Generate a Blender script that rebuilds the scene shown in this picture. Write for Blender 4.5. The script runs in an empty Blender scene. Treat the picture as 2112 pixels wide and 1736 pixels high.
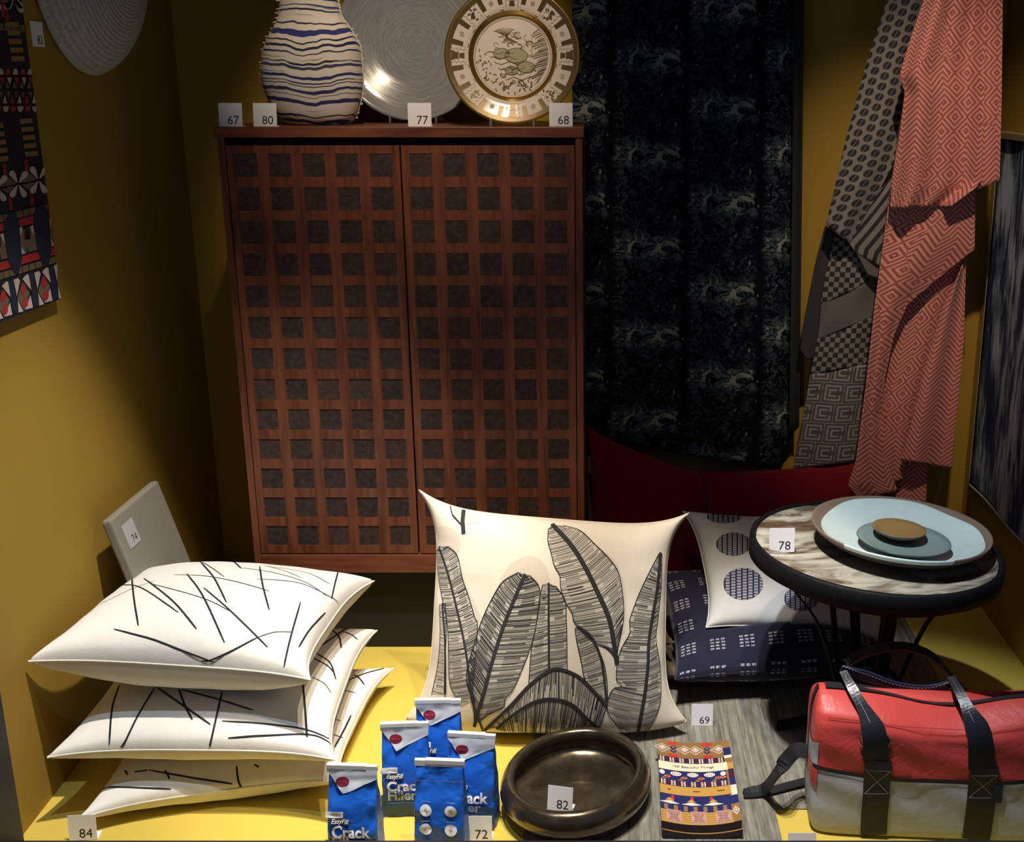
import bpy, bmesh, math, random
import numpy as np
from mathutils import Vector, Matrix, kdtree
from mathutils.bvhtree import BVHTree
from mathutils.geometry import tessellate_polygon

# ------------------------------------------------------------------ camera
F, CX, CY, PITCH, H = 2400.0, 1245.0, 868.0, math.radians(16.2), 1.24
scene = bpy.context.scene
COL = scene.collection
cam_d = bpy.data.cameras.new('camera')
cam = bpy.data.objects.new('camera', cam_d)
COL.objects.link(cam)
cam.location = (0, 0, H)
cam.rotation_euler = (math.pi / 2 - PITCH, 0, 0)
cam_d.sensor_fit = 'HORIZONTAL'
cam_d.sensor_width = 36
cam_d.lens = 36 * F / 2112
cam_d.shift_x = -(CX - 1056) / 2112
cam_d.clip_start = 0.02
scene.camera = cam

# ------------------------------------------------------------------ world, lamps, exposure
w = bpy.data.worlds.new('street_light')
scene.world = w
w.use_nodes = True
w.node_tree.nodes['Background'].inputs[0].default_value = (0.55, 0.72, 1.0, 1)
w.node_tree.nodes['Background'].inputs[1].default_value = 0.11
scene.view_settings.view_transform = 'Standard'
scene.view_settings.look = 'None'
scene.view_settings.exposure = 0.0
scene.view_settings.gamma = 1.0
scene.view_settings.use_curve_mapping = False


def spot(name, loc, target, power, angle, color, blend=0.5, radius=0.025):
    l = bpy.data.lights.new(name, 'SPOT')
    l.energy = power
    l.color = color
    l.spot_size = math.radians(angle)
    l.spot_blend = blend
    l.shadow_soft_size = radius
    o = bpy.data.objects.new(name, l)
    COL.objects.link(o)
    o.location = loc
    o.rotation_euler = (Vector(target) - Vector(loc)).to_track_quat('-Z', 'Y').to_euler()
    o['kind'] = 'helper'
    return o


WARM = (1.0, 0.80, 0.56)
COOL = (0.72, 0.86, 1.0)
spot('track_spot', (-0.28, 1.70, 2.45), (-0.68, 1.98, 0.10), 235, 34, (1.0, .93, .83), 0.55)
spot('track_spot', (0.22, 1.32, 2.45), (-0.10, 1.95, 0.12), 82, 34, WARM, 0.7)
spot('track_spot', (-0.05, 1.60, 2.45), (-0.02, 1.76, 0.0), 120, 38, (1.0, .92, .80), 0.6)
spot('track_spot', (0.00, 1.40, 2.45), (0.46, 1.84, 0.18), 155, 28, (.80, .90, 1.0), 0.6)
spot('track_spot', (-0.60, 1.32, 2.40), (-0.62, 1.85, 0.15), 45, 30, (.62, .80, 1.0), 0.6)
spot('track_spot', (-0.20, 1.32, 2.45), (-0.36, 2.46, 1.34), 80, 30, WARM, 0.9)
spot('track_spot', (0.45, 1.36, 2.45), (0.70, 2.62, 0.96), 95, 27, WARM, 0.9)
spot('track_spot', (-0.05, 1.32, 2.45), (0.20, 2.55, 0.25), 12, 40, WARM, 0.9)

# ------------------------------------------------------------------ photo pixel -> place
CP, SP = math.cos(PITCH), math.sin(PITCH)


def ray(px, py):
    xc = (px - CX) / F
    yc = -(py - CY) / F
    return Vector((xc, CP + yc * SP, -SP + yc * CP))


def at(px, py, Y):
    d = ray(px, py)
    return Vector((0, 0, H)) + d * (Y / d.y)


def on_z(px, py, z=0.0):
    d = ray(px, py)
    return Vector((0, 0, H)) + d * ((z - H) / d.z)


def on_x(px, py, X):
    d = ray(px, py)
    return Vector((0, 0, H)) + d * (X / d.x)


def project(P):
    P = np.asarray(P, float)
    x = P[..., 0]
    y = P[..., 1]
    z = P[..., 2] - H
    zc = y * CP - z * SP
    yc = y * SP + z * CP
    return np.stack([CX + F * x / zc, CY - F * yc / zc], -1)


# ------------------------------------------------------------------ node graphs written as expressions
class S:
    def __init__(s, g, sock):
        s.g, s.k = g, sock

    def __add__(s, o): return s.g.m('ADD', s, o)
    __radd__ = __add__
    def __sub__(s, o): return s.g.m('SUBTRACT', s, o)
    def __rsub__(s, o): return s.g.m('SUBTRACT', o, s)
    def __mul__(s, o): return s.g.m('MULTIPLY', s, o)
    __rmul__ = __mul__
    def __truediv__(s, o): return s.g.m('DIVIDE', s, o)
    def __gt__(s, o): return s.g.m('GREATER_THAN', s, o)
    def __lt__(s, o): return s.g.m('LESS_THAN', s, o)


class Gr:
    def __init__(g, name, color=(.5, .5, .5), rough=.6, metallic=0., **kw):
        g.mat = bpy.data.materials.new(name)
        g.mat.use_nodes = True
        g.nt = g.mat.node_tree
        g.b = g.nt.nodes['Principled BSDF']
        g.b.inputs['Base Color'].default_value = (*color[:3], 1)
        g.b.inputs['Roughness'].default_value = rough
        g.b.inputs['Metallic'].default_value = metallic
        for k, v in kw.items():
            g.b.inputs[k.replace('_', ' ')].default_value = v
        g._tc = None

    def new(g, t): return g.nt.nodes.new(t)

    def plug(g, sock, v):
        if isinstance(v, S):
            g.nt.links.new(v.k, sock)
        elif isinstance(v, (int, float)):
            sock.default_value = v
        else:
            sock.default_value = (*v[:3], 1) if len(sock.default_value) == 4 else v

    def m(g, op, a, b=0.0, c=0.0):
        n = g.new('ShaderNodeMath')
        n.operation = op
        g.plug(n.inputs[0], a)
        g.plug(n.inputs[1], b)
        if op in ('MULTIPLY_ADD', 'SMOOTH_MIN'):
            g.plug(n.inputs[2], c)
        return S(g, n.outputs[0])

    def fr(g, a): return g.m('FRACT', a)
    def ab(g, a): return g.m('ABSOLUTE', a)
    def mn(g, a, b): return g.m('MINIMUM', a, b)
    def mx(g, a, b): return g.m('MAXIMUM', a, b)
    def fl(g, a): return g.m('FLOOR', a)
    def tri(g, a): return g.ab(g.fr(a) - .5) * 2.0       # 0..1 triangle wave
    def sin(g, a): return g.m('SINE', a)

    def step(g, a, lo, hi):
        n = g.new('ShaderNodeMapRange')
        n.interpolation_type = 'SMOOTHSTEP'
        g.plug(n.inputs['Value'], a)
        n.inputs['From Min'].default_value = lo
        n.inputs['From Max'].default_value = hi
        return S(g, n.outputs[0])

    def vec(g, kind='UV'):
        if g._tc is None:
            g._tc = g.new('ShaderNodeTexCoord')
        return S(g, g._tc.outputs[kind])

    def xyz(g, kind='UV'):
        n = g.new('ShaderNodeSeparateXYZ')
        g.nt.links.new(g.vec(kind).k, n.inputs[0])
        return [S(g, o) for o in n.outputs]

    def comb(g, x, y, z=0.0):
        n = g.new('ShaderNodeCombineXYZ')
        for i, v in enumerate((x, y, z)):
            g.plug(n.inputs[i], v)
        return S(g, n.outputs[0])

    def noise(g, v, scale=5., detail=2., rough=.5, dist=0.):
        n = g.new('ShaderNodeTexNoise')
        g.nt.links.new(v.k, n.inputs['Vector'])
        n.inputs['Scale'].default_value = scale
        n.inputs['Detail'].default_value = detail
        n.inputs['Roughness'].default_value = rough
        n.inputs['Distortion'].default_value = dist
        return S(g, n.outputs['Fac'])

    def mix(g, f, a, b):
        n = g.new('ShaderNodeMix')
        n.data_type = 'RGBA'
        g.plug(n.inputs['Factor'], f)
        g.plug(n.inputs['A'], a) if not isinstance(a, S) else g.nt.links.new(a.k, n.inputs[6])
        if not isinstance(a, S):
            n.inputs[6].default_value = (*a[:3], 1)
        if isinstance(b, S):
            g.nt.links.new(b.k, n.inputs[7])
        else:
            n.inputs[7].default_value = (*b[:3], 1)
        return S(g, n.outputs[2])

    def col(g, c):
        g.nt.links.new(c.k, g.b.inputs['Base Color'])
        return g

    def rgh(g, c):
        g.nt.links.new(c.k, g.b.inputs['Roughness'])
        return g

    def bump(g, hgt, strength=.3, dist=.002):
        n = g.new('ShaderNodeBump')
        n.inputs['Strength'].default_value = strength
        n.inputs['Distance'].default_value = dist
        g.nt.links.new(hgt.k, n.inputs['Height'])
        g.nt.links.new(n.outputs[0], g.b.inputs['Normal'])
        return g


def srgb(r, g, b):
    f = lambda c: (c / 255 / 12.92) if c / 255 <= .04045 else ((c / 255 + .055) / 1.055) ** 2.4
    return (f(r), f(g), f(b))


def plain(name, color, rough=.6, metallic=0., bump=None, **kw):
    g = Gr(name, color, rough, metallic, **kw)
    if bump:
        sc, st = bump
        g.bump(g.noise(g.vec('Object'), sc, 3), st, .002)
    return g.mat


def cloth_mat(name, color, weave=900., rough=.9, strength=.25, var=.06):
    g = Gr(name, color, rough, 0., Sheen_Weight=.15, Specular_IOR_Level=.15)
    x, y, z = g.xyz('Object')
    n = g.noise(g.vec('Object'), 60, 4)
    g.col(g.mix(n, tuple(c * (1 - var) for c in color), tuple(min(1, c * (1 + var)) for c in color)))
    g.bump(g.noise(g.vec('Object'), 420, 2) + n * 1.5, strength, .0012)
    return g.mat


# ------------------------------------------------------------------ object makers
def link(o, parent=None):
    COL.objects.link(o)
    if parent:
        o.parent = parent
        o.matrix_parent_inverse = Matrix.Translation(-Vector(parent.location))
    return o


def tag(o, label=None, cat=None, group=None, kind=None):
    if label: o['label'] = label
    if cat: o['category'] = cat
    if group: o['group'] = group
    if kind: o['kind'] = kind
    return o


def thing(name, label, cat, loc=(0, 0, 0), group=None):
    o = bpy.data.objects.new(name, None)
    o.empty_display_size = .05
    o.location = loc
    COL.objects.link(o)
    return tag(o, label, cat, group)


def mesh(name, verts, faces, mats, parent=None, fm=None, uv=None, smooth=True):
    """uv: per-vertex (u, v) list or None"""
    me = bpy.data.meshes.new(name)
    me.from_pydata([tuple(v) for v in verts], [], faces)
    if not isinstance(mats, (list, tuple)):
        mats = [mats]
    for m_ in mats:
        me.materials.append(m_)
    if fm is not None:
        me.polygons.foreach_set('material_index', np.asarray(fm, np.int32))
    if uv is not None:
        lay = me.uv_layers.new(name='UVMap')
        idx = np.empty(len(me.loops), np.int32)
        me.loops.foreach_get('vertex_index', idx)
        lay.data.foreach_set('uv', np.asarray(uv, np.float32)[idx].ravel())
    me.polygons.foreach_set('use_smooth', np.full(len(me.polygons), smooth))
    me.update()
    o = bpy.data.objects.new(name, me)
    return link(o, parent)


def mods(o, bevel=0., solid=0., sub=0, seg=2, offset=-1.):
    if solid:
        m_ = o.modifiers.new('s', 'SOLIDIFY'); m_.thickness = solid; m_.offset = offset
    if bevel:
        m_ = o.modifiers.new('b', 'BEVEL'); m_.width = bevel; m_.segments = seg; m_.limit_method = 'ANGLE'
    if sub:
        m_ = o.modifiers.new('u', 'SUBSURF'); m_.levels = sub; m_.render_levels = sub
    return o


class MB:
    def __init__(s): s.v, s.f, s.m = [], [], []

    def add(s, v, f, mi=0):
        n = len(s.v)
        s.v += [Vector(p) for p in v]
        s.f += [tuple(i + n for i in q) for q in f]
        s.m += [mi] * len(f)

    def box(s, x0, x1, y0, y1, z0, z1, mi=0):
        v = [(x, y, z) for z in (z0, z1) for y in (y0, y1) for x in (x0, x1)]
        s.add(v, [(0, 2, 3, 1), (4, 5, 7, 6), (0, 1, 5, 4), (2, 6, 7, 3), (0, 4, 6, 2), (1, 3, 7, 5)], mi)

    def tube(s, pts, r, seg=8, mi=0, close=True):
        pts = [Vector(p) for p in pts]
        rings = []
        up = Vector((0, 0, 1))
        for i, p in enumerate(pts):
            t = (pts[min(i + 1, len(pts) - 1)] - pts[max(i - 1, 0)]).normalized()
            a = up if abs(t.dot(up)) < .95 else Vector((1, 0, 0))
            n = t.cross(a).normalized()
            b = t.cross(n)
            rr = r[i] if isinstance(r, (list, tuple)) else r
            rings.append([p + (n * math.cos(2 * math.pi * k / seg) + b * math.sin(2 * math.pi * k / seg)) * rr for k in range(seg)])
        v = [q for R_ in rings for q in R_]
        f = [(i * seg + k, i * seg + (k + 1) % seg, (i + 1) * seg + (k + 1) % seg, (i + 1) * seg + k)
             for i in range(len(pts) - 1) for k in range(seg)]
        if close:
            f += [tuple(range(seg))[::-1], tuple((len(pts) - 1) * seg + k for k in range(seg))]
        s.add(v, f, mi)

    def band(s, pts, width, thick, wdir, mi=0):
        """flat strap along pts; wdir: width direction, one vector or one per point"""
        pts = [Vector(p) for p in pts]
        n = len(pts)
        v = []
        for i, p in enumerate(pts):
            t = (pts[min(i + 1, n - 1)] - pts[max(i - 1, 0)]).normalized()
            wd = Vector(wdir[i] if isinstance(wdir, list) else wdir)
            wd = (wd - t * wd.dot(t)).normalized()
            nn = t.cross(wd)
            ww = width[i] if isinstance(width, (list, tuple)) else width
            for a, b in ((-1, -1), (1, -1), (1, 1), (-1, 1)):
                v.append(p + wd * ww / 2 * a + nn * thick / 2 * b)
        f = [(i * 4 + k, i * 4 + (k + 1) % 4, (i + 1) * 4 + (k + 1) % 4, (i + 1) * 4 + k) for i in range(n - 1) for k in range(4)]
        f += [(3, 2, 1, 0), tuple((n - 1) * 4 + k for k in range(4))]
        s.add(v, f, mi)

    def lathe(s, prof, seg=64, mi=0, c=(0, 0, 0), sx=1., sy=1., mis=None):
        c = Vector(c)
        v = [c + Vector((r * math.cos(2 * math.pi * k / seg) * sx, r * math.sin(2 * math.pi * k / seg) * sy, z)) for r, z in prof for k in range(seg)]
        n0 = len(s.f)
        f = [(i * seg + k, i * seg + (k + 1) % seg, (i + 1) * seg + (k + 1) % seg, (i + 1) * seg + k) for i in range(len(prof) - 1) for k in range(seg)]
        s.add(v, f, mi)
        if mis:
            for i in range(len(prof) - 1):
                for k in range(seg):
                    s.m[n0 + i * seg + k] = mis[i]

    def build(s, name, mats, parent=None, smooth=False):
        return mesh(name, s.v, s.f, mats, parent, s.m, None, smooth)


def spline(pts, n):
    """Catmull-Rom through pts (any dim) -> n samples"""
    P = np.asarray([tuple(p) for p in pts], float)
    if len(P) == 2:
        t = np.linspace(0, 1, n)[:, None]
        return P[0] * (1 - t) + P[1] * t
    Q = np.vstack([2 * P[0] - P[1], P, 2 * P[-1] - P[-2]])
    seg = len(P) - 1
    out = []
    for x in np.linspace(0, seg, n):
        i = min(int(x), seg - 1)
        t = x - i
        a, b, c, d = Q[i:i + 4]
        out.append(.5 * (2 * b + (c - a) * t + (2 * a - 5 * b + 4 * c - d) * t * t + (3 * b - a - 3 * c + d) * t ** 3))
    return np.array(out)


def lin(pts, n):
    P = np.asarray([tuple(p) for p in pts], float)
    d = np.r_[0, np.cumsum(np.linalg.norm(np.diff(P, axis=0), axis=1))]
    x = np.linspace(0, d[-1], n)
    return np.stack([np.interp(x, d, P[:, k]) for k in range(P.shape[1])], -1)


class Print:
    """flat print laid on a surface: surf(uv array Nx2) -> (points, normals)"""
    def __init__(s, surf, off=.0006):
        s.surf, s.off, s.v, s.f, s.m, s.uv = surf, off, [], [], [], []

    def _add(s, uv, faces, mi, lift, tuv=None):
        P, N = s.surf(np.asarray(uv, float))
        n = len(s.v)
        s.v += list(P + N * (s.off * (1 + lift)))
        s.f += [tuple(i + n for i in q) for q in faces]
        s.m += [mi] * len(faces)
        s.uv += [tuple(q) for q in (tuv if tuv is not None else uv)]

    def poly(s, pts, mi, lift=0):
        tri = tessellate_polygon([[Vector((p[0], p[1], 0)) for p in pts]])
        out = []
        P = np.asarray(pts, float)[:, :2]
        for t in tri:                                   # keep winding towards the outside
            a, b, c = (P[i] for i in t)
            cr = (b[0] - a[0]) * (c[1] - a[1]) - (b[1] - a[1]) * (c[0] - a[0])
            out.append(tuple(t) if cr > 0 else tuple(t)[::-1])
        s._add(P, out, mi, lift)

    def grid(s, A, mi, lift=0, tuv=None):
        A = np.asarray(A, float)
        a, b = A.shape[:2]
        f = [(i * b + j, i * b + j + 1, (i + 1) * b + j + 1, (i + 1) * b + j) for i in range(a - 1) for j in range(b - 1)]
        s._add(A.reshape(-1, 2), f, mi, lift, None if tuv is None else np.asarray(tuv).reshape(-1, 2))

    def line(s, pts, width, mi, lift=0):
        """ribbon of given width in metres along uv points"""
        uv = np.asarray(pts, float)
        P, N = s.surf(uv)
        T = np.gradient(P, axis=0)
        T /= np.linalg.norm(T, axis=1)[:, None] + 1e-12
        B = np.cross(N, T)
        wd = np.broadcast_to(np.asarray(width, float), (len(P),))[:, None] / 2
        o = N * (s.off * (1 + lift))
        n = len(s.v)
        k = len(P)
        for i in range(k):
            s.v += [P[i] - B[i] * wd[i] + o[i], P[i] + B[i] * wd[i] + o[i]]
            s.uv += [tuple(uv[i])] * 2
        s.f += [(n + 2 * i, n + 2 * i + 2, n + 2 * i + 3, n + 2 * i + 1) for i in range(k - 1)]
        s.m += [mi] * (k - 1)

    def disc(s, c, rx, ry, mi, lift=0, n=20):
        s.grid(np.array([[(c[0] + rx * r * math.cos(2 * math.pi * k / n), c[1] + ry * r * math.sin(2 * math.pi * k / n)) for r in (.001, .35, .7, 1.)] for k in range(n, -1, -1)]), mi, lift)

    def text(s, txt, x, y, size, mi, lift=0, bold=0., shear=0., sx=1.):
        V_, F_ = text_mesh(txt, bold, shear)
        s._add([(x + v[0] * size * sx, y + v[1] * size) for v in V_], F_, mi, lift)

    def build(s, name, mats, parent):
        return mesh(name, s.v, s.f, mats, parent, s.m, s.uv, True)


_txt = {}


def text_mesh(txt, bold=0., shear=0.):
    k = (txt, bold, shear)
    if k not in _txt:
        c = bpy.data.curves.new('t', 'FONT')
        c.body = txt
        c.offset = bold
        c.shear = shear
        c.resolution_u = 3
        o = bpy.data.objects.new('t', c)
        COL.objects.link(o)
        bpy.context.view_layer.update()
        me = o.to_mesh()
        V_ = [tuple(v.co[:2]) for v in me.vertices]
        F_ = [tuple(p.vertices) if p.normal.z > 0 else tuple(p.vertices)[::-1] for p in me.polygons]
        o.to_mesh_clear()
        bpy.data.objects.remove(o)
        bpy.data.curves.remove(c)
        _txt[k] = (V_, F_)
    return _txt[k]


def plane_surf(o, eu, ev):
    o, eu, ev = (np.array(tuple(q), float) for q in (o, eu, ev))
    n = np.cross(eu, ev)
    n /= np.linalg.norm(n)

    def f(uv):
        return o + uv[:, :1] * eu + uv[:, 1:2] * ev, np.broadcast_to(n, (len(uv), 3))
    return f

# ------------------------------------------------------------------ materials
def wall_mat(name, c):
    g = Gr(name, c, .75, Specular_IOR_Level=.25)
    n = g.noise(g.vec('Object'), 3, 3)
    g.col(g.mix(n, tuple(k * .93 for k in c), tuple(k * 1.07 for k in c)))
    g.bump(g.noise(g.vec('Object'), 220, 3), .12, .001)
    return g.mat


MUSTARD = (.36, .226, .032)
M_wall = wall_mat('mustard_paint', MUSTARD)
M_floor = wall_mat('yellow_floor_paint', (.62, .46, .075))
M_dark = plain('dark_frame_paint', (.012, .012, .02), .5)
M_black = plain('black_metal', (.006, .006, .007), .6, bump=(90, .2), Specular_IOR_Level=.15)
M_card = plain('white_card', (.90, .88, .92), .7)
M_ink = plain('dark_ink', (.02, .018, .025), .8)


def wood(name, c1, c2, axis='Z'):
    g = Gr(name, c1, .42, Specular_IOR_Level=.35)
    x, y, z = g.xyz('Object')
    if axis == 'Z':
        v = g.comb(x * 14.0, y * 14.0, z * .9)
    else:
        v = g.comb(x * .9, y * 14.0, z * 14.0)
    n = g.noise(v, 5, 5, .6, .6)
    big = g.noise(g.vec('Object'), 7, 2)
    g.col(g.mix(g.step(n + big * .5, .45, 1.0), c1, c2))
    g.bump(n, .15, .001)
    return g.mat


M_wood = wood('walnut_wood', (.075, .020, .010), (.215, .068, .032))
M_woodh = wood('walnut_board', (.085, .023, .011), (.230, .072, .034), 'X')
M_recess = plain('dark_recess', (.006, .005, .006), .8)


def weave_mat():
    g = Gr('woven_dark_mesh', (.02, .015, .015), .85)
    x, y, z = g.xyz('Object')
    oi = g.new('ShaderNodeObjectInfo')
    r = S(g, oi.outputs['Random'])
    n = g.noise(g.comb(x * 1.0, z * 1.0, r * 20.0), 90, 3)
    wx = g.sin(x * 1700.0 + n * 6.0)
    wz = g.sin(z * 1700.0 + n * 6.0)
    f = g.step(g.mx(wx, wz) * .55 + n, .75, 1.25)
    base = g.mix(r, (.010, .006, .008), (.032, .016, .012))
    g.col(g.mix(f * .8, base, (.11, .06, .042)))
    # frayed border shows the wood colour
    e = g.mx(g.ab(x), g.ab(z)) + (n - .5) * .006
    g2 = g.step(e, .0205, .0235)
    c = S(g, g.b.inputs['Base Color'].links[0].from_socket)
    g.col(g.mix(g2, c, (.13, .040, .020)))
    return g.mat


M_weave = weave_mat()


def floor_mat_tile():
    g = Gr('grey_vinyl_plank', (.2, .19, .16), .5, Specular_IOR_Level=.3)
    x, y, z = g.xyz('Object')
    n1 = g.noise(g.comb(x * 34.0, y * 1.2, 0.0), 3.0, 4, .6)
    n2 = g.noise(g.comb(x * 160.0, y * 2.5, 3.0), 2.0, 3, .6)
    n3 = g.noise(g.comb(x * 30.0, y * 7.0, 3.0), 4.0, 3, .6)
    f = g.step(n1 * .5 + n2 * .35 + n3 * .25, .38, .72)
    c = g.mix(f, (.115, .10, .08), (.34, .32, .26))
    c = g.mix(g.step(n2, .66, .74) * .6, c, (.55, .52, .44))
    g.col(c)
    g.bump(n2, .15, .001)
    return g.mat


M_tile = floor_mat_tile()

# ------------------------------------------------------------------ setting
XL, XR, YB, YF, ZC = -0.997, 0.93, 2.84, 1.55, 2.55


def structure(name, bounds, mat_):
    b = MB()
    b.box(*bounds)
    o = b.build(name, mat_)
    o['kind'] = 'structure'
    return o


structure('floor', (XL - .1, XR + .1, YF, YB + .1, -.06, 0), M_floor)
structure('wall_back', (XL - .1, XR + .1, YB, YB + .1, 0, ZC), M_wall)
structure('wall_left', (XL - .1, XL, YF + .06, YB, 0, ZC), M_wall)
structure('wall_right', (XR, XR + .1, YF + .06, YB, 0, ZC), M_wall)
structure('ceiling', (XL - .1, XR + .1, YF - .25, YB + .1, ZC, ZC + .05), plain('ceiling_paint', (.06, .055, .05), .9))
# dark window frame along the front: sill rail and jambs
zs = at(1056, 1733, 1.57).z
structure('trim_1', (XL - .1, XR + .1, 1.50, 1.57, -.10, zs), M_dark)
xj = at(50, 1733, 1.57).x
structure('trim_2', (XL - .15, xj, 1.50, 1.57, zs, ZC), M_dark)
structure('trim_3', (XR + .02, XR + .25, 1.50, 1.57, zs, ZC), M_dark)

# grey vinyl planks laid on the yellow floor
xa = on_z(1079, 1730).x
xb = on_z(1598, 1670).x
yfront2 = on_z(1640, 1670).y
for (x0, x1, y0, y1, lab) in ((xa, xb, 1.58, 2.80, 'grey wood-grain floor plank lying under the bronze bowl and the booklets'),
                              (xb + .001, .725, yfront2, 2.80, 'grey wood-grain floor plank lying under the coral and grey bag')):
    b = MB()
    b.box(x0, x1, y0, y1, 0, .003)
    tag(b.build('floor_plank', M_tile), lab, 'plank')

# ------------------------------------------------------------------ cabinet
YC = 2.38


def cx_(px, py): return at(px, py, YC).x
def cz_(px, py): return at(px, py, YC).z


CXL, CXR = -.770, -.0425
CZB, CZT = cz_(700, 1181), cz_(800, 262)
DZB, DZT = cz_(700, 1141), cz_(700, 300)
cab = thing('cabinet', 'tall reddish walnut cabinet with two lattice doors of dark woven squares', 'cabinet', (-.405, YC + .2, 0))
YCB = YC + .40
b = MB(); b.box(CXL - .004, CXR + .003, YC - .004, YCB, CZT - .020, CZT); mods(b.build('top_board', M_woodh, cab), .0015)
b = MB(); b.box(CXL, CXL + .014, YC, YCB, CZB, CZT - .0205); mods(b.build('side_panel', M_wood, cab), .001)
b = MB(); b.box(CXR - .014, CXR, YC, YCB, CZB, CZT - .0205); mods(b.build('side_panel', M_wood, cab), .001)
b = MB(); b.box(CXL + .0145, CXR - .0145, YC, YCB, CZB, DZB - .003); mods(b.build('bottom_board', M_woodh, cab), .001)
b = MB(); b.box(CXL + .0145, CXR - .0145, YC + .03, YCB, DZB - .0025, CZT - .021); b.build('inner_carcass', M_recess, cab)
b = MB(); b.box(CXL + .012, CXR - .012, YC + .035, YCB - .01, 0, CZB); b.build('plinth', plain('black_plinth', (.006, .006, .006), .7), cab)

NC, NR, SQ = 5, 13, .0462
xs_l = np.linspace(at(510, 340, YC).x, at(788, 340, YC).x, 5)
zrow = np.linspace(at(700, 341, YC).z, at(700, 1105, YC).z, 13)
mid = (CXL + CXR) / 2
pan_me = None
for side in (0, 1):
    d0, d1 = (CXL + .016, mid - .002) if side == 0 else (mid + .002, CXR - .016)
    pitch = (xs_l[-1] - xs_l[0]) / 4
    xc = np.array([(d0 + d1) / 2 + (k - 2) * pitch for k in range(5)])
    xe = [d0] + [q for c in xc for q in (c - SQ / 2, c + SQ / 2)] + [d1]
    zz = zrow[::-1]
    ze = [DZB] + [q for c in zz for q in (c - SQ / 2, c + SQ / 2)] + [DZT]
    bm = MB()
    nx, nz = len(xe), len(ze)
    y0, yr, y1 = YC + .001, YC + .0024, YC + .020
    vid = {}
    V_, F_ = [], []

    def vv(i, j, y):
        k = (i, j, y)
        if k not in vid:
            vid[k] = len(V_)
            V_.append((xe[i], y, ze[j]))
        return vid[k]
    hole = lambda i, j: i % 2 == 1 and j % 2 == 1
    for i in range(nx - 1):
        for j in range(nz - 1):
            if hole(i, j):
                q = [(i, j), (i + 1, j), (i + 1, j + 1), (i, j + 1)]
                for a in range(4):
                    p0, p1 = q[a], q[(a + 1) % 4]
                    F_.append((vv(*p1, y0), vv(*p0, y0), vv(*p0, yr + .003), vv(*p1, yr + .003)))
            else:
                F_.append((vv(i, j, y0), vv(i + 1, j, y0), vv(i + 1, j + 1, y0), vv(i, j + 1, y0)))
    q = [(0, 0), (nx - 1, 0), (nx - 1, nz - 1), (0, nz - 1)]
    for a in range(4):
        p0, p1 = q[a], q[(a + 1) % 4]
        F_.append((vv(*p0, y0), vv(*p0, y1), vv(*p1, y1), vv(*p1, y0)))
    F_.append((vv(0, 0, y1), vv(0, nz - 1, y1), vv(nx - 1, nz - 1, y1), vv(nx - 1, 0, y1)))
    door = mesh('door', V_, F_, M_wood, cab, smooth=False)
    for c in xc:
        for z_ in zz:
            if pan_me is None:
                b = MB(); h_ = SQ / 2 + .0005
                b.box(-h_, h_, 0, .003, -h_, h_)
                p_ = b.build('woven_square', M_weave, door)
                pan_me = p_.data
            else:
                p_ = bpy.data.objects.new('woven_square', pan_me)
                link(p_, door)
            p_.location = (c, yr, z_)

# ------------------------------------------------------------------ numbered cards
def number_card(num, base, label, yaw=0., tilt=8., wd=.0466, hg=.0455, flap=True):
    """folded white card standing on its flap"""
    c, s_ = math.cos(math.radians(yaw)), math.sin(math.radians(yaw))
    ex = Vector((c, s_, 0))
    back = Vector((-s_, c, 0))
    t = math.radians(tilt)
    up = Vector((0, 0, 1)) * math.cos(t) + back * math.sin(t)
    n = ex.cross(up)
    p = Vector(base)
    b = MB()
    th = .0006

    def slab(o, a, bb, nn):
        v = [o, o + a, o + a + bb, o + bb]
        v2 = [q - nn * th for q in v]
        b.add(v + v2, [(0, 1, 2, 3), (7, 6, 5, 4), (0, 4, 5, 1), (1, 5, 6, 2), (2, 6, 7, 3), (3, 7, 4, 0)])
    slab(p - ex * wd / 2 + Vector((0, 0, .0007)), ex * wd, up * hg, n)
    if flap:
        slab(p - ex * wd / 2 * .9 + back * .0007 + Vector((0, 0, .0007)), ex * wd * .95, back * .024 + Vector((0, 0, .0005)), Vector((0, 0, 1)))
    o = b.build('number_card', M_card)
    tag(o, label, 'card', 'numbered display cards')
    pr = Print(plane_surf(p - ex * wd / 2 + Vector((0, 0, .0007)), ex, up), .0002)
    if num:
        pr.text(num, wd * .36, hg * .10, wd * .50, 0, bold=.0)
        pr.build('printed_number', [M_ink], o)
    return o


ZT = CZT + .0003
number_card('67', at(476, 256, YC + .012), 'number 67 card at the left end of the cabinet top', 0)
number_card('80', at(547, 256, YC + .012), 'number 80 card on the cabinet top before the striped vase', 0)
number_card('77', at(866, 256, YC + .012), 'number 77 card on the cabinet top before the grey plate', 0, 4)
number_card('68', at(1157, 263, YC + .012), 'number 68 card at the right end of the cabinet top', 0, 4)
for o in bpy.data.objects:
    if o.name.startswith('number_card'):
        dz = CZT - min((o.matrix_world @ v.co).z for v in o.data.vertices)
        o.location.z += dz + .0001
number_card('84', on_z(172, 1733), 'number 84 card standing before the stacked white cushions', 4)
number_card('72', on_z(987, 1735), 'number 72 card standing before the blue filler packets', 0)
number_card('', at(1656, 1722, 1.645) - Vector((0, 0, .046)), 'white card mostly hidden by the window sill below the bag', 0)
number_card('69', on_z(1448, 1497, .003), 'number 69 card on the grey floor before the navy cushion', 0, wd=.0430)

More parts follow.
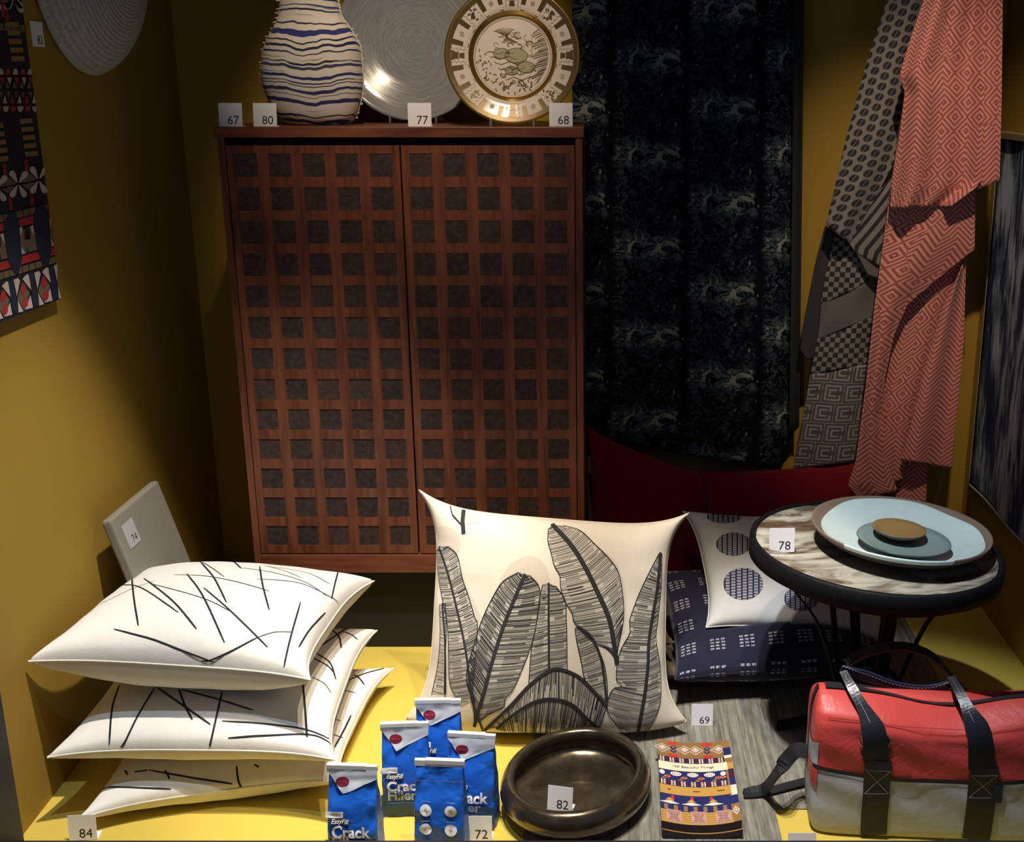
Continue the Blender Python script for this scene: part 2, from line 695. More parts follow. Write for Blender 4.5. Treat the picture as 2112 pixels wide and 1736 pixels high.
# ------------------------------------------------------------------ cushions
class Cushion:
    """pillow over four corners (front-left, front-right, back-right, back-left in its own s,t)"""
    def __init__(s, c, top, bot, pinch=.07, e=.42, seed=0, wr=.004, up=None, ear=3.0, pb=None, zmin=None):
        s.pb = pinch if pb is None else pb
        s.zmin = zmin
        s.c = [np.array(tuple(q), float) for q in c]
        s.top, s.bot, s.pinch, s.e, s.wr, s.ear = top, bot, pinch, e, wr, ear
        n = np.cross(s.c[1] - s.c[0], s.c[3] - s.c[0]) + np.cross(s.c[3] - s.c[2], s.c[1] - s.c[2])
        s.n = n / np.linalg.norm(n)
        r = random.Random(seed)
        s.w = [(r.uniform(2, 7), r.uniform(2, 7), r.uniform(0, 6.28), r.uniform(.3, 1)) for _ in range(7)]
        s.fn = None

    def pos(s, uv, side=1):
        a, b = uv[:, 0:1], uv[:, 1:2]
        A, B = 2 * a - 1, 2 * b - 1
        a2 = .5 + (a - .5) * (1 - s.pinch * 2 * (1 - np.abs(B) ** s.ear))
        b2 = .5 + (b - .5) * (1 - np.where(B < 0, s.pb, s.pinch) * 2 * (1 - np.abs(A) ** s.ear))
        P = s.c[0] * (1 - a2) * (1 - b2) + s.c[1] * a2 * (1 - b2) + s.c[2] * a2 * b2 + s.c[3] * (1 - a2) * b2
        pr = np.clip((1 - A * A) * (1 - B * B), 0, 1)
        h = pr ** s.e
        wv = sum(k[3] * np.sin(k[0] * A + k[1] * B + k[2]) for k in s.w)
        # gathers running in from the seams
        g = np.sin(A * 19 + s.w[0][2]) * np.abs(B) ** 4 + np.sin(B * 17 + s.w[1][2]) * np.abs(A) ** 4
        d = (s.wr * wv * .4 + s.wr * .35 * g) * pr ** .3
        P = P + s.n * (side * (h * (s.top if side > 0 else s.bot) + d * side))
        if s.zmin is not None:
            P[:, 2] = np.where(P[:, 2] < s.zmin + .012, s.zmin + .012 * np.exp((P[:, 2] - s.zmin - .012) / .012), P[:, 2])
        return P

    def surf(s, side=1):
        def f(uv):
            uv = np.clip(np.asarray(uv, float), .0012, .9988)
            P = s.pos(uv, side)
            e = .0011
            du = s.pos(np.clip(uv + [e, 0], 0, 1), side) - s.pos(np.clip(uv - [e, 0], 0, 1), side)
            dv = s.pos(np.clip(uv + [0, e], 0, 1), side) - s.pos(np.clip(uv - [0, e], 0, 1), side)
            N = np.cross(du, dv)
            N /= np.linalg.norm(N, axis=1)[:, None] + 1e-12
            return P, N * side
        return f

    def pixels(s, side=1, n=260):
        """look-up photo pixel -> (s,t) on the side that faces the camera"""
        t = np.clip((1 - np.cos(np.linspace(0, math.pi, n))) / 2, .0006, .9994)
        uv = np.stack(np.meshgrid(t, t, indexing='ij'), -1).reshape(-1, 2)
        P, N = s.surf(side)(uv)
        face = np.einsum('ij,ij->i', N, np.array([0, 0, H]) - P) > 0
        px = project(P)
        sel = np.where(face)[0]
        kd = kdtree.KDTree(len(sel))
        for k, i in enumerate(sel):
            kd.insert((px[i, 0], px[i, 1], 0), k)
        kd.balance()

        def f(pts):
            out = []
            for p in pts:
                _, k, _ = kd.find((p[0], p[1], 0))
                out.append(uv[sel[k]])
            q = np.array(out)
            e = .001
            for _ in range(3):
                g = lambda a: project(s.pos(np.clip(a, 0, 1), side))
                r = np.asarray(pts, float)[:, :2] - g(q)
                ja = (g(q + [e, 0]) - g(q - [e, 0])) / (2 * e)
                jb = (g(q + [0, e]) - g(q - [0, e])) / (2 * e)
                det = ja[:, 0] * jb[:, 1] - ja[:, 1] * jb[:, 0]
                det = np.where(np.abs(det) < 4000, 4000 * np.sign(det + 1e-9), det)
                da = (r[:, 0] * jb[:, 1] - r[:, 1] * jb[:, 0]) / det
                db = (ja[:, 0] * r[:, 1] - ja[:, 1] * r[:, 0]) / det
                q2 = np.clip(q + np.clip(np.stack([da, db], -1), -.02, .02), .0012, .9988)
                better = np.linalg.norm(np.asarray(pts, float)[:, :2] - g(q2), axis=1) < np.linalg.norm(r, axis=1)
                q = np.where(better[:, None], q2, q)
            return q
        return f

    def build(s, name, mat_, label, cat='cushion', group=None, n=56, mats=None, seam=True, seam_mat=None):
        t = (1 - np.cos(np.linspace(0, math.pi, n))) / 2 * .6 + np.linspace(0, 1, n) * .4
        uv = np.stack(np.meshgrid(t, t, indexing='ij'), -1).reshape(-1, 2)
        P1, P2 = s.pos(uv, 1), s.pos(uv, -1)
        loc = Vector(tuple(np.mean(s.c, 0)))
        loc.z = min(P1[:, 2].min(), P2[:, 2].min())
        root = thing(name, label, cat, loc, group)
        idx = lambda i, j: i * n + j
        f1 = [(idx(i, j), idx(i + 1, j), idx(i + 1, j + 1), idx(i, j + 1)) for i in range(n - 1) for j in range(n - 1)]
        m_ = n * n
        # share the seam vertices of both sides
        onb = lambda i, j: i in (0, n - 1) or j in (0, n - 1)
        mp = [k if onb(k // n, k % n) else m_ + k for k in range(m_)]
        f2 = [tuple(mp[k] for k in reversed(q)) for q in f1]
        cov = mesh('cover', list(P1) + list(P2), f1 + f2, [mat_], root, None, list(uv) + list(uv))
        if seam:
            ring = [(i, 0) for i in range(n)] + [(n - 1, j) for j in range(1, n)] + [(i, n - 1) for i in range(n - 2, -1, -1)] + [(0, j) for j in range(n - 2, 0, -1)]
            b = MB()
            pts = [Vector(P1[idx(*q)]) for q in ring]
            pts.append(pts[0])
            b.tube(pts, .0016, 6, close=False)
            b.build('seam', seam_mat or mat_, root, True)
        s.root = root
        return root


def Q(px, py, z): return on_z(px, py, z)


M_linen = cloth_mat('white_linen', (.80, .76, .70))
M_line = plain('black_thread', (.010, .010, .014), .85)

c1 = Cushion([Q(58, 1364, .285), Q(640, 1402, .262), Q(772, 1198, .25), (-.985, 2.25, .25)], .086, .095, .065, .38, 1, .004, ear=3.5, zmin=.196, pb=.050)
c2 = Cushion([Q(97, 1562, .130), Q(690, 1567, .128), Q(778, 1300, .130), (-.97, 2.24, .13)], .060, .062, .055, .38, 2, .003, ear=3.5, zmin=.0915)
c3 = Cushion([Q(160, 1690, .034), Q(702, 1612, .040), Q(812, 1378, .048), (-.93, 2.22, .05)], .042, .060, .055, .38, 3, .003, ear=3.5, zmin=.002)
c1.build('cushion', M_linen, 'white cushion with black lines, topmost of the stacked three', group='stacked white cushions')
c2.build('cushion', M_linen, 'white cushion with black lines, middle of the stacked three', group='stacked white cushions')
c3.build('cushion', M_linen, 'white cushion with black lines, lowest of the stacked three', group='stacked white cushions')


def z2(pts, sc, ox, oy): return [(ox + p[0] / sc, oy + p[1] / sc) for p in pts]


def lines_on(cu, polys, wd, name='printed_line', side=1):
    pix = cu.pixels(side)
    for p in polys:
        pr = Print(cu.surf(side), .0008)
        wk = wd
        if isinstance(p, tuple):
            p, wk = p
        q = spline(p, 26) if len(p) > 2 else lin(p, 26)
        uv = pix(z2(q, 2.64, 40, 1120))
        k = np.ones(5) / 5
        for c in (0, 1):
            uv[2:-2, c] = np.convolve(uv[:, c], k, 'valid')
        ww = np.full(26, wk) * np.interp(np.linspace(0, 1, 26), [0, .1, .9, 1], [.6, 1, 1, .6])
        pr.line(uv, ww, 0)
        pr.build(name, [M_line], cu.root)


T_ = .0018
lines_on(c1, [[(515, 468), (730, 525), (900, 590), (1060, 650)], [(985, 665), (1150, 590), (1300, 512)],
              ([(1300, 512), (1390, 485), (1487, 484)], T_), [(612, 185), (625, 310), (648, 450)],
              [(680, 193), (840, 320), (965, 467)], [(913, 168), (1000, 290), (1117, 541)],
              [(988, 105), (1060, 190), (1127, 323)], [(1003, 243), (1150, 370), (1352, 567)],
              ([(720, 222), (1000, 300), (1150, 372)], T_), [(1308, 127), (1325, 230), (1360, 364)],
              ([(840, 172), (1020, 180), (1200, 215), (1362, 262)], T_), ([(540, 228), (660, 242), (865, 377)], T_ * 1.5),
              ([(350, 380), (600, 255), (735, 207)], T_), [(1735, 158), (1715, 230), (1698, 303)],
              ([(1293, 195), (1500, 212), (1620, 255), (1740, 323)], T_), ([(1210, 135), (1380, 160), (1560, 215), (1675, 290)], T_),
              ([(1330, 122), (1440, 150), (1537, 190)], T_), ([(1340, 125), (1560, 160), (1690, 222)], T_),
              [(1140, 85), (1175, 108), (1207, 138)], ([(700, 125), (850, 95), (990, 105), (1115, 183)], T_),
              [(1530, 322), (1470, 540), (1442, 670)], [(1665, 377), (1580, 470), (1520, 567)]], .0033)
lines_on(c2, [[(545, 772), (505, 900), (490, 1092)], [(738, 785), (640, 950), (553, 1138)], [(748, 785), (900, 890), (1040, 987)],
              [(868, 795), (900, 880), (942, 962)], [(880, 797), (1080, 850), (1273, 910)], [(1105, 808), (1070, 960), (1033, 1132)],
              [(1104, 968), (1350, 985), (1560, 1015), (1685, 1065)], [(1138, 1060), (1400, 1045), (1600, 1045), (1700, 1095)],
              [(1542, 755), (1555, 900), (1566, 1056)], [(1700, 470), (1740, 510), (1752, 572)], [(1765, 482), (1810, 500), (1840, 525)],
              [(1800, 450), (1720, 505), (1645, 557)], [(1615, 600), (1690, 650), (1722, 742)], [(1600, 625), (1680, 670), (1718, 715)],
              ([(1595, 730), (1660, 765), (1695, 815)], T_)], .0036)
lines_on(c3, [[(372, 1366), (440, 1332), (640, 1332), (826, 1338)], [(705, 1235), (930, 1275), (1160, 1310)],
              [(1183, 1213), (1192, 1290), (1219, 1368)], [(793, 1236), (808, 1262), (818, 1285)], [(575, 1237), (590, 1262)], [(625, 1245), (700, 1236)],
              [(1280, 1205), (1305, 1220)], [(1805, 937), (1765, 1020), (1715, 1112)], [(1820, 715), (1850, 735), (1878, 772)],
              [(1985, 682), (1880, 710), (1795, 745)], ([(1690, 950), (1750, 968)], T_), ([(1710, 1042), (1760, 1060)], T_), ([(1765, 800), (1830, 815)], T_)], .0034)

# ------------------------------------------------------------------ leaf cushion
M_leafcloth = cloth_mat('cream_cotton', (.74, .66, .54))
lc = Cushion([Q(836, 1482, .035), Q(1416, 1487, .035), at(1421, 1058, 2.20), at(864, 1010, 2.20)], .088, .07, .082, .36, 11, .0075, ear=4.5, pb=-.055, zmin=.004)
lc.build('cushion', M_leafcloth, 'cream cushion printed with large grey banana leaves, standing upright')
M_lf1 = cloth_mat('leaf_print_grey', (.50, .455, .385))
M_lf2 = cloth_mat('leaf_print_light', (.58, .53, .44))
M_lf3 = cloth_mat('leaf_print_shadow', (.64, .555, .46))
M_lfk = plain('leaf_print_ink', (.018, .017, .02), .85)
pix = lc.pixels(1, 300)
pr = Print(lc.surf(1), .0007)
rnd = random.Random(4)
ZS, ZX, ZY = 3.157, 860, 990
LM = [M_lf1, M_lf2, M_lf3, M_lfk]


def P3(pts): return pix(z2(pts, ZS, ZX, ZY))


def leaf(mid, left, right, fill, step=9, midw=.004, edge=.0016, hatch=.00072):
    pr = Print(lc.surf(1), .0007)
    n = 40
    m_, l_, r_ = (lin(spline(q, 90), n) for q in (mid, left, right))
    k = 6
    grid = np.array([[l_[i] * (1 - a) + m_[i] * a for a in np.linspace(0, 1, k)] + [m_[i] * (1 - a) + r_[i] * a for a in np.linspace(0, 1, k)[1:]] for i in range(n)])
    uv = P3(grid.reshape(-1, 2)).reshape(n, -1, 2)
    pr.grid(uv[:, ::-1] if False else uv, fill, 0)
    L = np.linalg.norm(np.diff(np.array(mid), axis=0), axis=1).sum()
    cnt = int(L / step * .85)
    for sd in (l_, r_):
        for i in range(cnt):
            t = (i + .5 + rnd.uniform(-.25, .25)) / cnt
            a = t * (n - 1)
            lerp = lambda C, x: np.array([np.interp(x, np.arange(n), C[:, 0]), np.interp(x, np.arange(n), C[:, 1])])
            p = lerp(m_, a)
            q = lerp(sd, max(0, a - 1.2))
            c = p * .45 + q * .55 + np.array([0, rnd.uniform(2, 10)])
            s0 = rnd.choice([0, 0, 0, .3])
            e1 = rnd.choice([1, 1, .97, .8])
            pts = np.array([(1 - t_) ** 2 * p + 2 * t_ * (1 - t_) * c + t_ * t_ * q for t_ in np.linspace(s0, e1, 8)])
            pr.line(P3(pts), hatch * rnd.uniform(.6, 1.6), 3, 1)
    pr.line(P3(l_), edge, 3, 2)
    pr.line(P3(r_), edge, 3, 2)
    pr.line(P3(m_), midw, 3, 3)
    pr.build('printed_leaf', LM, lc.root)


def blob(outline, mi, cen, lift=-.3, build=True):
    pr = Print(lc.surf(1), .0007)
    o_ = np.array(outline)
    g = np.array([[np.array(cen) * (1 - a) + p * a for a in np.linspace(0, 1, 7)] for p in np.vstack([o_, o_[:1]])])
    pr.grid(P3(g.reshape(-1, 2)).reshape(len(o_) + 1, -1, 2)[::-1], mi, lift)
    pr.build('printed_leaf' if mi < 2 else 'printed_shadow', LM, lc.root)


blob(spline([(560, 900), (520, 720), (600, 560), (715, 492), (800, 520), (850, 590), (860, 700), (800, 900)], 40), 2, (700, 720))
blob(spline([(330, 700), (390, 820), (420, 960), (400, 1010), (330, 900), (290, 700)], 24), 2, (350, 830))
blob(spline([(1200, 450), (1300, 540), (1355, 700), (1365, 860), (1345, 1000), (1290, 900), (1250, 600)], 24), 2, (1300, 750))
blob(spline([(100, 380), (150, 300), (250, 330), (280, 430), (230, 500), (130, 480)], 24), 2, (190, 410))
leaf([(170, 800), (185, 1000), (190, 1200), (190, 1390)], [(150, 810), (155, 1000), (140, 1200), (100, 1390)],
     [(190, 800), (195, 1000), (185, 1180), (180, 1390)], 1, 12)
leaf([(150, 430), (205, 600), (250, 780), (300, 1000), (330, 1170), (345, 1300), (360, 1430)],
     [(132, 450), (142, 600), (165, 750), (200, 930), (210, 1150), (220, 1330), (290, 1470)],
     [(205, 430), (265, 490), (300, 640), (340, 760), (380, 900), (395, 970), (360, 1430)], 0, 9)
leaf([(858, 668), (858, 900), (860, 1250)], [(820, 680), (800, 760), (775, 950), (745, 1100), (728, 1320)],
     [(905, 690), (965, 780), (972, 900), (976, 1000), (978, 1250)], 0, 8)
leaf([(1040, 945), (1130, 1010), (1190, 1130), (1215, 1260), (1232, 1430)], [(1030, 960), (1040, 1040), (1070, 1180), (1100, 1310), (1200, 1440)],
     [(1060, 948), (1150, 1050), (1210, 1170), (1236, 1300), (1242, 1450)], 0, 9)
leaf([(880, 290), (1000, 420), (1090, 560), (1180, 740), (1250, 900), (1280, 1050), (1302, 1190)],
     [(855, 320), (852, 400), (872, 470), (895, 560), (930, 620), (935, 690), (960, 780), (1010, 860), (1030, 930), (1150, 1050), (1285, 1100)],
     [(950, 298), (1060, 330), (1150, 410), (1250, 510), (1310, 600), (1335, 720), (1345, 850), (1335, 960), (1302, 1110)], 1, 9, .0085)
leaf([(705, 610), (640, 760), (560, 960), (490, 1180), (440, 1370), (400, 1500), (375, 1600)],
     [(660, 600), (560, 660), (490, 770), (420, 920), (370, 1080), (330, 1220), (330, 1330), (380, 1450)],
     [(735, 620), (790, 680), (803, 760), (790, 870), (750, 1050), (680, 1240), (620, 1370), (575, 1420), (560, 1480), (450, 1520)], 0, 7, .0062)
leaf([(1580, 470), (1560, 700), (1530, 880), (1505, 1050), (1500, 1200), (1482, 1380), (1455, 1540), (1435, 1660)],
     [(1570, 480), (1500, 620), (1450, 725), (1420, 800), (1380, 920), (1385, 990), (1320, 1120), (1297, 1290), (1340, 1340), (1270, 1360), (1240, 1500), (1340, 1640)],
     [(1592, 480), (1585, 700), (1565, 900), (1552, 1030), (1578, 1200), (1585, 1400), (1560, 1520), (1500, 1640)], 0, 8, .0068)
# arching leaf along the bottom
A1 = spline([(440, 1625), (600, 1475), (730, 1335), (850, 1245), (930, 1228), (1050, 1275), (1150, 1370), (1238, 1470)], 40)
A2 = spline([(520, 1615), (620, 1530), (760, 1442), (880, 1422), (1000, 1452), (1100, 1540), (1190, 1620)], 40)
A3 = lin([(530, 1628), (760, 1640), (1000, 1650), (1180, 1650)], 40)
for (a, b_) in ((A1, A2), (A2, A3)):
    g = np.array([[a[i] * (1 - t) + b_[i] * t for t in np.linspace(0, 1, 6)] for i in range(40)])
    pr.grid(P3(g.reshape(-1, 2)).reshape(40, 6, 2)[::-1], 0, .5)
    for i in range(110):
        k = (i + rnd.random()) / 110 * 39
        i0 = int(k)
        p, q = a[i0], b_[i0]
        f = k - i0
        if i0 < 39:
            p = p * (1 - f) + a[i0 + 1] * f
            q = q * (1 - f) + b_[i0 + 1] * f
        e1 = rnd.choice([1, 1, .7, .5])
        pr.line(P3(np.array([p * (1 - t) + q * t for t in np.linspace(0, e1, 7)])), .0009 * rnd.uniform(.6, 1.7), 3, 1.5)
pr.line(P3(A1), .006, 3, 3)
pr.line(P3(A2), .006, 3, 3)
pr.build('printed_leaf', LM, lc.root)
pr = Print(lc.surf(1), .0007)
pr.line(P3(lin([(360, 1430), (385, 1500), (430, 1625)], 14)), .004, 3, 3)
pr.build('printed_stem', LM, lc.root)
pr = Print(lc.surf(1), .0007)
blob([(215, 172), (232, 230), (290, 290), (300, 340), (330, 285), (400, 275), (375, 235), (300, 200)], 1, (300, 250), 0)
pr.line(P3(lin([(303, 200), (298, 270), (306, 345)], 12)), .008, 3, 3)
pr.line(P3(lin([(213, 172), (232, 230), (300, 300)], 12)), .002, 3, 3)
pr.build('printed_stem', LM, lc.root)

# ------------------------------------------------------------------ tan cushions lying behind the leaf cushion
M_tan = cloth_mat('tan_weave', (.17, .125, .08))
k1 = Cushion([(-.26, 2.20, .045), (.165, 2.20, .045), (.165, 2.36, .045), (-.26, 2.36, .045)], .032, .040, .03, .3, 21)
k2 = Cushion([(-.26, 2.21, .115), (.148, 2.21, .115), (.138, 2.36, .115), (-.26, 2.36, .115)], .035, .034, .03, .3, 22)
k1.build('cushion', M_tan, 'tan cushion end showing low down behind the leaf cushion', n=24)
k2.build('cushion', M_tan, 'brown cushion end resting on the tan one behind the leaf cushion', n=24)

# ------------------------------------------------------------------ navy cushion, dotted cushion, red cushions
def navy_mat():
    g = Gr('navy_dashed_cloth', (.01, .01, .05), .9, Sheen_Weight=.2)
    u, v, _ = g.xyz('UV')
    gu, gv = g.fr(u * 7.0 + .1), g.fr(v * 5.0 + .55)
    inu = (gu > .22) * (gu < .78)
    inv = (gv > .22) * (gv < .72)
    cu_ = g.fr((gu - .22) / .187)
    cv_ = g.fr((gv - .22) / .125)
    d = (cu_ > .16) * (cu_ < .84) * (cv_ > .25) * (cv_ < .75)
    n = g.noise(g.comb(u, v), 90, 2)
    f = inu * inv * d * g.step(n, .3, .55)
    g.col(g.mix(f, (.004, .004, .026), (.40, .40, .46)))
    x, y, z = g.xyz('Object')
    g.bump(n, .2, .0008)
    return g.mat


nv = Cushion([Q(1392, 1402, .072), (.590, 2.17, .072), (.62, 2.55, .15), at(1350, 1180, 2.50)], .042, .068, .035, .36, 31)
nv.build('cushion', navy_mat(), 'navy cushion with white dash marks under the dotted cushion')
M_dotcloth = cloth_mat('white_cotton', (.74, .73, .70))
dc = Cushion([at(1456, 1294, 2.25), at(1835, 1330, 2.26), at(1800, 1080, 2.58), at(1408, 1054, 2.58)], .062, .032, .055, .40, 33, .006)
dc.build('cushion', M_dotcloth, 'white cushion with navy dashed dots lying beside the round table')


def press(soft, above, gap=.004):
    """a soft cushion gives way under the one that lies on it"""
    for o in [c for c in above.children if c.name.startswith('cover')]:
        tree = BVHTree.FromPolygons([v.co[:] for v in o.data.vertices], [tuple(p.vertices) for p in o.data.polygons])
    for o in [c for c in soft.children if c.name.startswith(('cover', 'seam'))]:
        for v in o.data.vertices:
            low = None
            for dx, dy in ((0, 0), (.008, 0), (-.008, 0), (0, .008), (0, -.008)):
                h = tree.ray_cast(Vector((v.co.x + dx, v.co.y + dy, -1)), Vector((0, 0, 1)))
                if h[0] is not None:
                    low = h[0].z if low is None else min(low, h[0].z)
            if low is not None and v.co.z > low - gap:
                v.co.z = max(.004, low - gap)


press(nv.root, dc.root)


def dot_mat():
    g = Gr('navy_dot_print', (.01, .01, .04), .9)
    u, v, _ = g.xyz('UV')
    c = g.fr(u * 3.5 + .25)
    r = g.fr(v * 5.5 + g.fl(u * 3.5 + .25) * .37)
    f = (c > .13) * (c < .87) * (r > .28)
    g.col(g.mix(f, (.010, .010, .045), (.40, .40, .46)))
    return g.mat


pix = dc.pixels(1)
M_dot = dot_mat()
for (x, y, rx, ry) in ((1513, 1122, 36, 24), (1533, 1204, 41, 33), (1494, 1066, 36, 13), (1653, 1234, 36, 26), (1612, 1140, 36, 25)):
    pr = Print(dc.surf(1), .0008)
    ang = np.linspace(0, 2 * math.pi, 33)
    g = np.array([[(x + rx * r * math.cos(a), y + ry * r * math.sin(a)) for r in np.linspace(0, 1, 6)] for a in ang])
    tu = np.array([[(r * math.cos(a), r * math.sin(a)) for r in np.linspace(0, 1, 6)] for a in ang])
    pr.grid(pix(g.reshape(-1, 2)).reshape(33, 6, 2)[::-1], 0, 0, tu[::-1])
    pr.build('printed_dot', [M_dot], dc.root)

M_red = cloth_mat('dark_red_cloth', (.17, .005, .012))
r1 = Cushion([(-.030, 2.66, .01), (.262, 2.66, .01), at(1470, 984, 2.73), at(1211, 880, 2.73)], .034, .03, .035, .42, 41)
r1.build('cushion', M_red, 'dark red cushion leaning on the back wall beside the cabinet', group='red cushions')
r2 = Cushion([(.265, 2.65, .01), (.78, 2.65, .01), at(1830, 945, 2.71), at(1448, 972, 2.71)], .036, .03, .03, .42, 42)
r2.build('cushion', M_red, 'brighter red cushion leaning behind the dotted cushion and hanging throws', group='red cushions')

# ------------------------------------------------------------------ striped cloth vase
YV = 2.505


def vase_mat():
    g = Gr('blue_striped_cloth', (.7, .65, .6), .85, Sheen_Weight=.1)
    x, y, z = g.xyz('Object')
    warp = g.noise(g.comb(x * 1.0, y * .6, z * .35), 9, 3) * .062
    w1 = z + warp + x * .02
    n = g.noise(g.comb(0.0, 0.0, w1), 78, 2, .5)
    th = g.noise(g.comb(x, y, z * 6.0), 9, 2)
    blue = g.step(n + (th - .5) * .10, .515, .535)
    n2 = g.noise(g.comb(3.0, 1.0, w1), 120, 1, .4)
    thin = g.step(n2, .585, .61)
    dk = g.mix(g.step(g.noise(g.comb(5.0, 0.0, w1), 40, 1), .45, .55), (.012, .014, .05), (.018, .028, .16))
    c = g.mix(thin, (.66, .60, .53), (.05, .045, .075))
    g.col(g.mix(blue, c, dk))
    g.bump(g.noise(g.vec('Object'), 300, 2), .15, .001)
    return g.mat


M_vase = vase_mat()
M_seam = cloth_mat('cream_seam', (.62, .58, .50))
lev = [(250, 612, 706), (246, 596, 716), (238, 582, 729), (222, 566, 738), (195, 553, 745), (165, 543, 749), (130, 541, 747),
       (105, 543, 745), (89, 546, 743), (70, 553, 734), (45, 567, 718), (25, 575, 704), (0, 578, 698), (-40, 580, 696), (-90, 584, 692), (-120, 578, 697)]
seg = 48
V_, F_ = [], []
rows = []
for y_, xl_, xr_ in lev:
    a, b_ = at(xl_, y_, YV), at(xr_, y_, YV)
    rows.append(((a.x + b_.x) / 2, (b_.x - a.x) / 2, a.z))
rows = spline(rows, 60)
z0v = rows[0][2]
rows[:, 2] += CZT - z0v
for cxv, hw, z_ in rows:
    for k in range(seg):
        a = 2 * math.pi * k / seg
        c, s_ = math.cos(a), math.sin(a)
        fold = 1 + .03 * math.sin(5 * a + z_ * 30) * (1 if z_ > CZT + .17 else .2)
        V_.append((cxv + hw * math.copysign(abs(c) ** .9, c), YV + hw * .62 * fold * math.copysign(abs(s_) ** .8, s_), z_))
n_ = len(rows)
F_ = [(i * seg + k, i * seg + (k + 1) % seg, (i + 1) * seg + (k + 1) % seg, (i + 1) * seg + k) for i in range(n_ - 1) for k in range(seg)]
F_.append(tuple(range(seg))[::-1])
va = thing('vase', 'bottle-shaped cloth vase with wavy blue stripes on the cabinet', 'vase', (rows[0][0], YV, CZT))
mesh('body', V_, F_, M_vase, va)
for sgn in (-1, 1):
    b = MB()
    b.tube([(r_[0] + sgn * (r_[1] + .0005), YV, r_[2]) for r_ in rows[1:]], .0016, 6)
    if True:
        rr = random.Random(5 + sgn)
        for r_ in rows[4:-4]:
            if rr.random() < (.8 if sgn < 0 else .45):
                L = rr.uniform(.004, .010) if sgn < 0 else rr.uniform(.002, .007)
                p = Vector((r_[0] + sgn * r_[1], YV, r_[2]))
                b.tube([p, p + Vector((sgn * L, 0, rr.uniform(-.003, .003)))], rr.uniform(.001, .002), 5)
    b.build('frayed_seam', M_seam, va, True)

# ------------------------------------------------------------------ plates leaning on the cabinet
def leaning_plate(name, label, cpx, cpy, Y, R_, lean, prof, mats, mis, seg=96):
    """prof in (r/R, depth) with the front towards -Y"""
    c = at(cpx, cpy, Y)
    t = math.radians(lean)
    root = thing(name, label, 'plate', (c.x, Y, CZT))
    ex, up = Vector((1, 0, 0)), Vector((0, math.sin(t), math.cos(t)))
    nrm = up.cross(ex) * -1                      # towards the viewer
    if nrm.y > 0: nrm = -nrm
    dz = (CZT + .001) - (c + up * -R_).z
    c = c + Vector((0, 0, dz))
    V_ = []
    for r, d in prof:
        for k in range(seg):
            a = 2 * math.pi * k / seg
            V_.append(c + (ex * math.cos(a) + up * math.sin(a)) * r * R_ + nrm * d)
    n = len(prof)
    F_ = [(i * seg + k, i * seg + (k + 1) % seg, (i + 1) * seg + (k + 1) % seg, (i + 1) * seg + k) for i in range(n - 1) for k in range(seg)]
    fm = [mis[i] for i in range(n - 1) for k in range(seg)]
    uv = [(r * math.cos(2 * math.pi * k / seg), r * math.sin(2 * math.pi * k / seg)) for r, d in prof for k in range(seg)]
    mesh('dish', V_, F_, mats, root, fm, uv)
    front = [(r, d) for r, d in prof if True]

    def surf(uvq):
        r = np.linalg.norm(uvq, axis=1)
        k = prof_front(prof)
        d = np.interp(r, k[0], k[1])
        P = np.array(c)[None] + (np.array(ex)[None] * uvq[:, :1] + np.array(up)[None] * uvq[:, 1:2]) * R_ + np.array(nrm)[None] * d[:, None]
        return P, np.broadcast_to(np.array(nrm), (len(r), 3))
    return root, surf, c, up, nrm


def prof_front(prof):
    i = max(range(len(prof)), key=lambda k: prof[k][0])
    p = sorted(prof[:i + 1])
    return [q[0] for q in p], [q[1] for q in p]


def grey_plate_mat():
    g = Gr('grey_ring_glaze', (.2, .2, .22), .12, Specular_IOR_Level=.6)
    u, v, _ = g.xyz('UV')
    r = g.m('SQRT', u * u + v * v)
    ang = g.m('ARCTAN2', v, u)
    n = g.noise(g.comb(r * 30.0, ang * .8, 0.0), 2.2, 4, .6)
    n2 = g.noise(g.comb(r * 110.0, ang * 2.2, 4.0), 1.5, 3, .6)
    f = g.step(n * .5 + n2 * .5, .30, .70)
    g.col(g.mix(f, (.17, .175, .19), (.33, .33, .34)))
    g.rgh(f * .12 + .10)
    return g.mat


gp = [(0, .0), (.15, -.001), (.5, .004), (.85, .018), (.98, .028), (1.0, .030), (1.0, .027), (.97, .022), (.8, .008), (.5, -.008), (0, -.010)]
gp_fine = [tuple(q) for q in np.vstack([lin(gp[:6], 24), np.array(gp[6:])])]
_, _, gc_, _, _ = leaning_plate('plate', 'large grey glazed plate with fine rings leaning on the cabinet', 855, 98, 2.665, .167, 10, gp_fine,
              [grey_plate_mat()], [0] * 40)

M_gold = plain('gold_lustre', (.45, .26, .06), .22, .85)
M_gold2 = plain('dark_gold_print', (.115, .072, .022), .35, .35)
M_porc = plain('cream_porcelain', (.66, .58, .50), .16, Specular_IOR_Level=.6)
M_pale = plain('pale_gold_print', (.36, .29, .20), .4)
M_green = plain('pale_olive_print', (.40, .38, .22), .25, .3)
pp = [(0, 0), (.56, .0), (.60, .001), (.66, .010), (.70, .013), (.80, .016), (.96, .022), (1.0, .0235), (1.0, .021), (.9, .016), (.68, .007), (.58, -.005), (0, -.006)]
pp_f = [tuple(q) for q in np.vstack([lin(pp[:8], 30), np.array(pp[8:])])]
mis = []
for i in range(len(pp_f) - 1):
    r = (pp_f[i][0] + pp_f[i + 1][0]) / 2
    mis.append(1 if (r > .965 or .60 < r < .665) and i < 29 else 0)
pl, psurf, pc, pup, pn = leaning_plate('plate', 'gilt-edged white plate with gold picture panels leaning on the cabinet', 1058, 122, 2.46, .1355, 10,
                                       pp_f, [M_porc, M_gold], mis)
pr = Print(psurf, .0004)


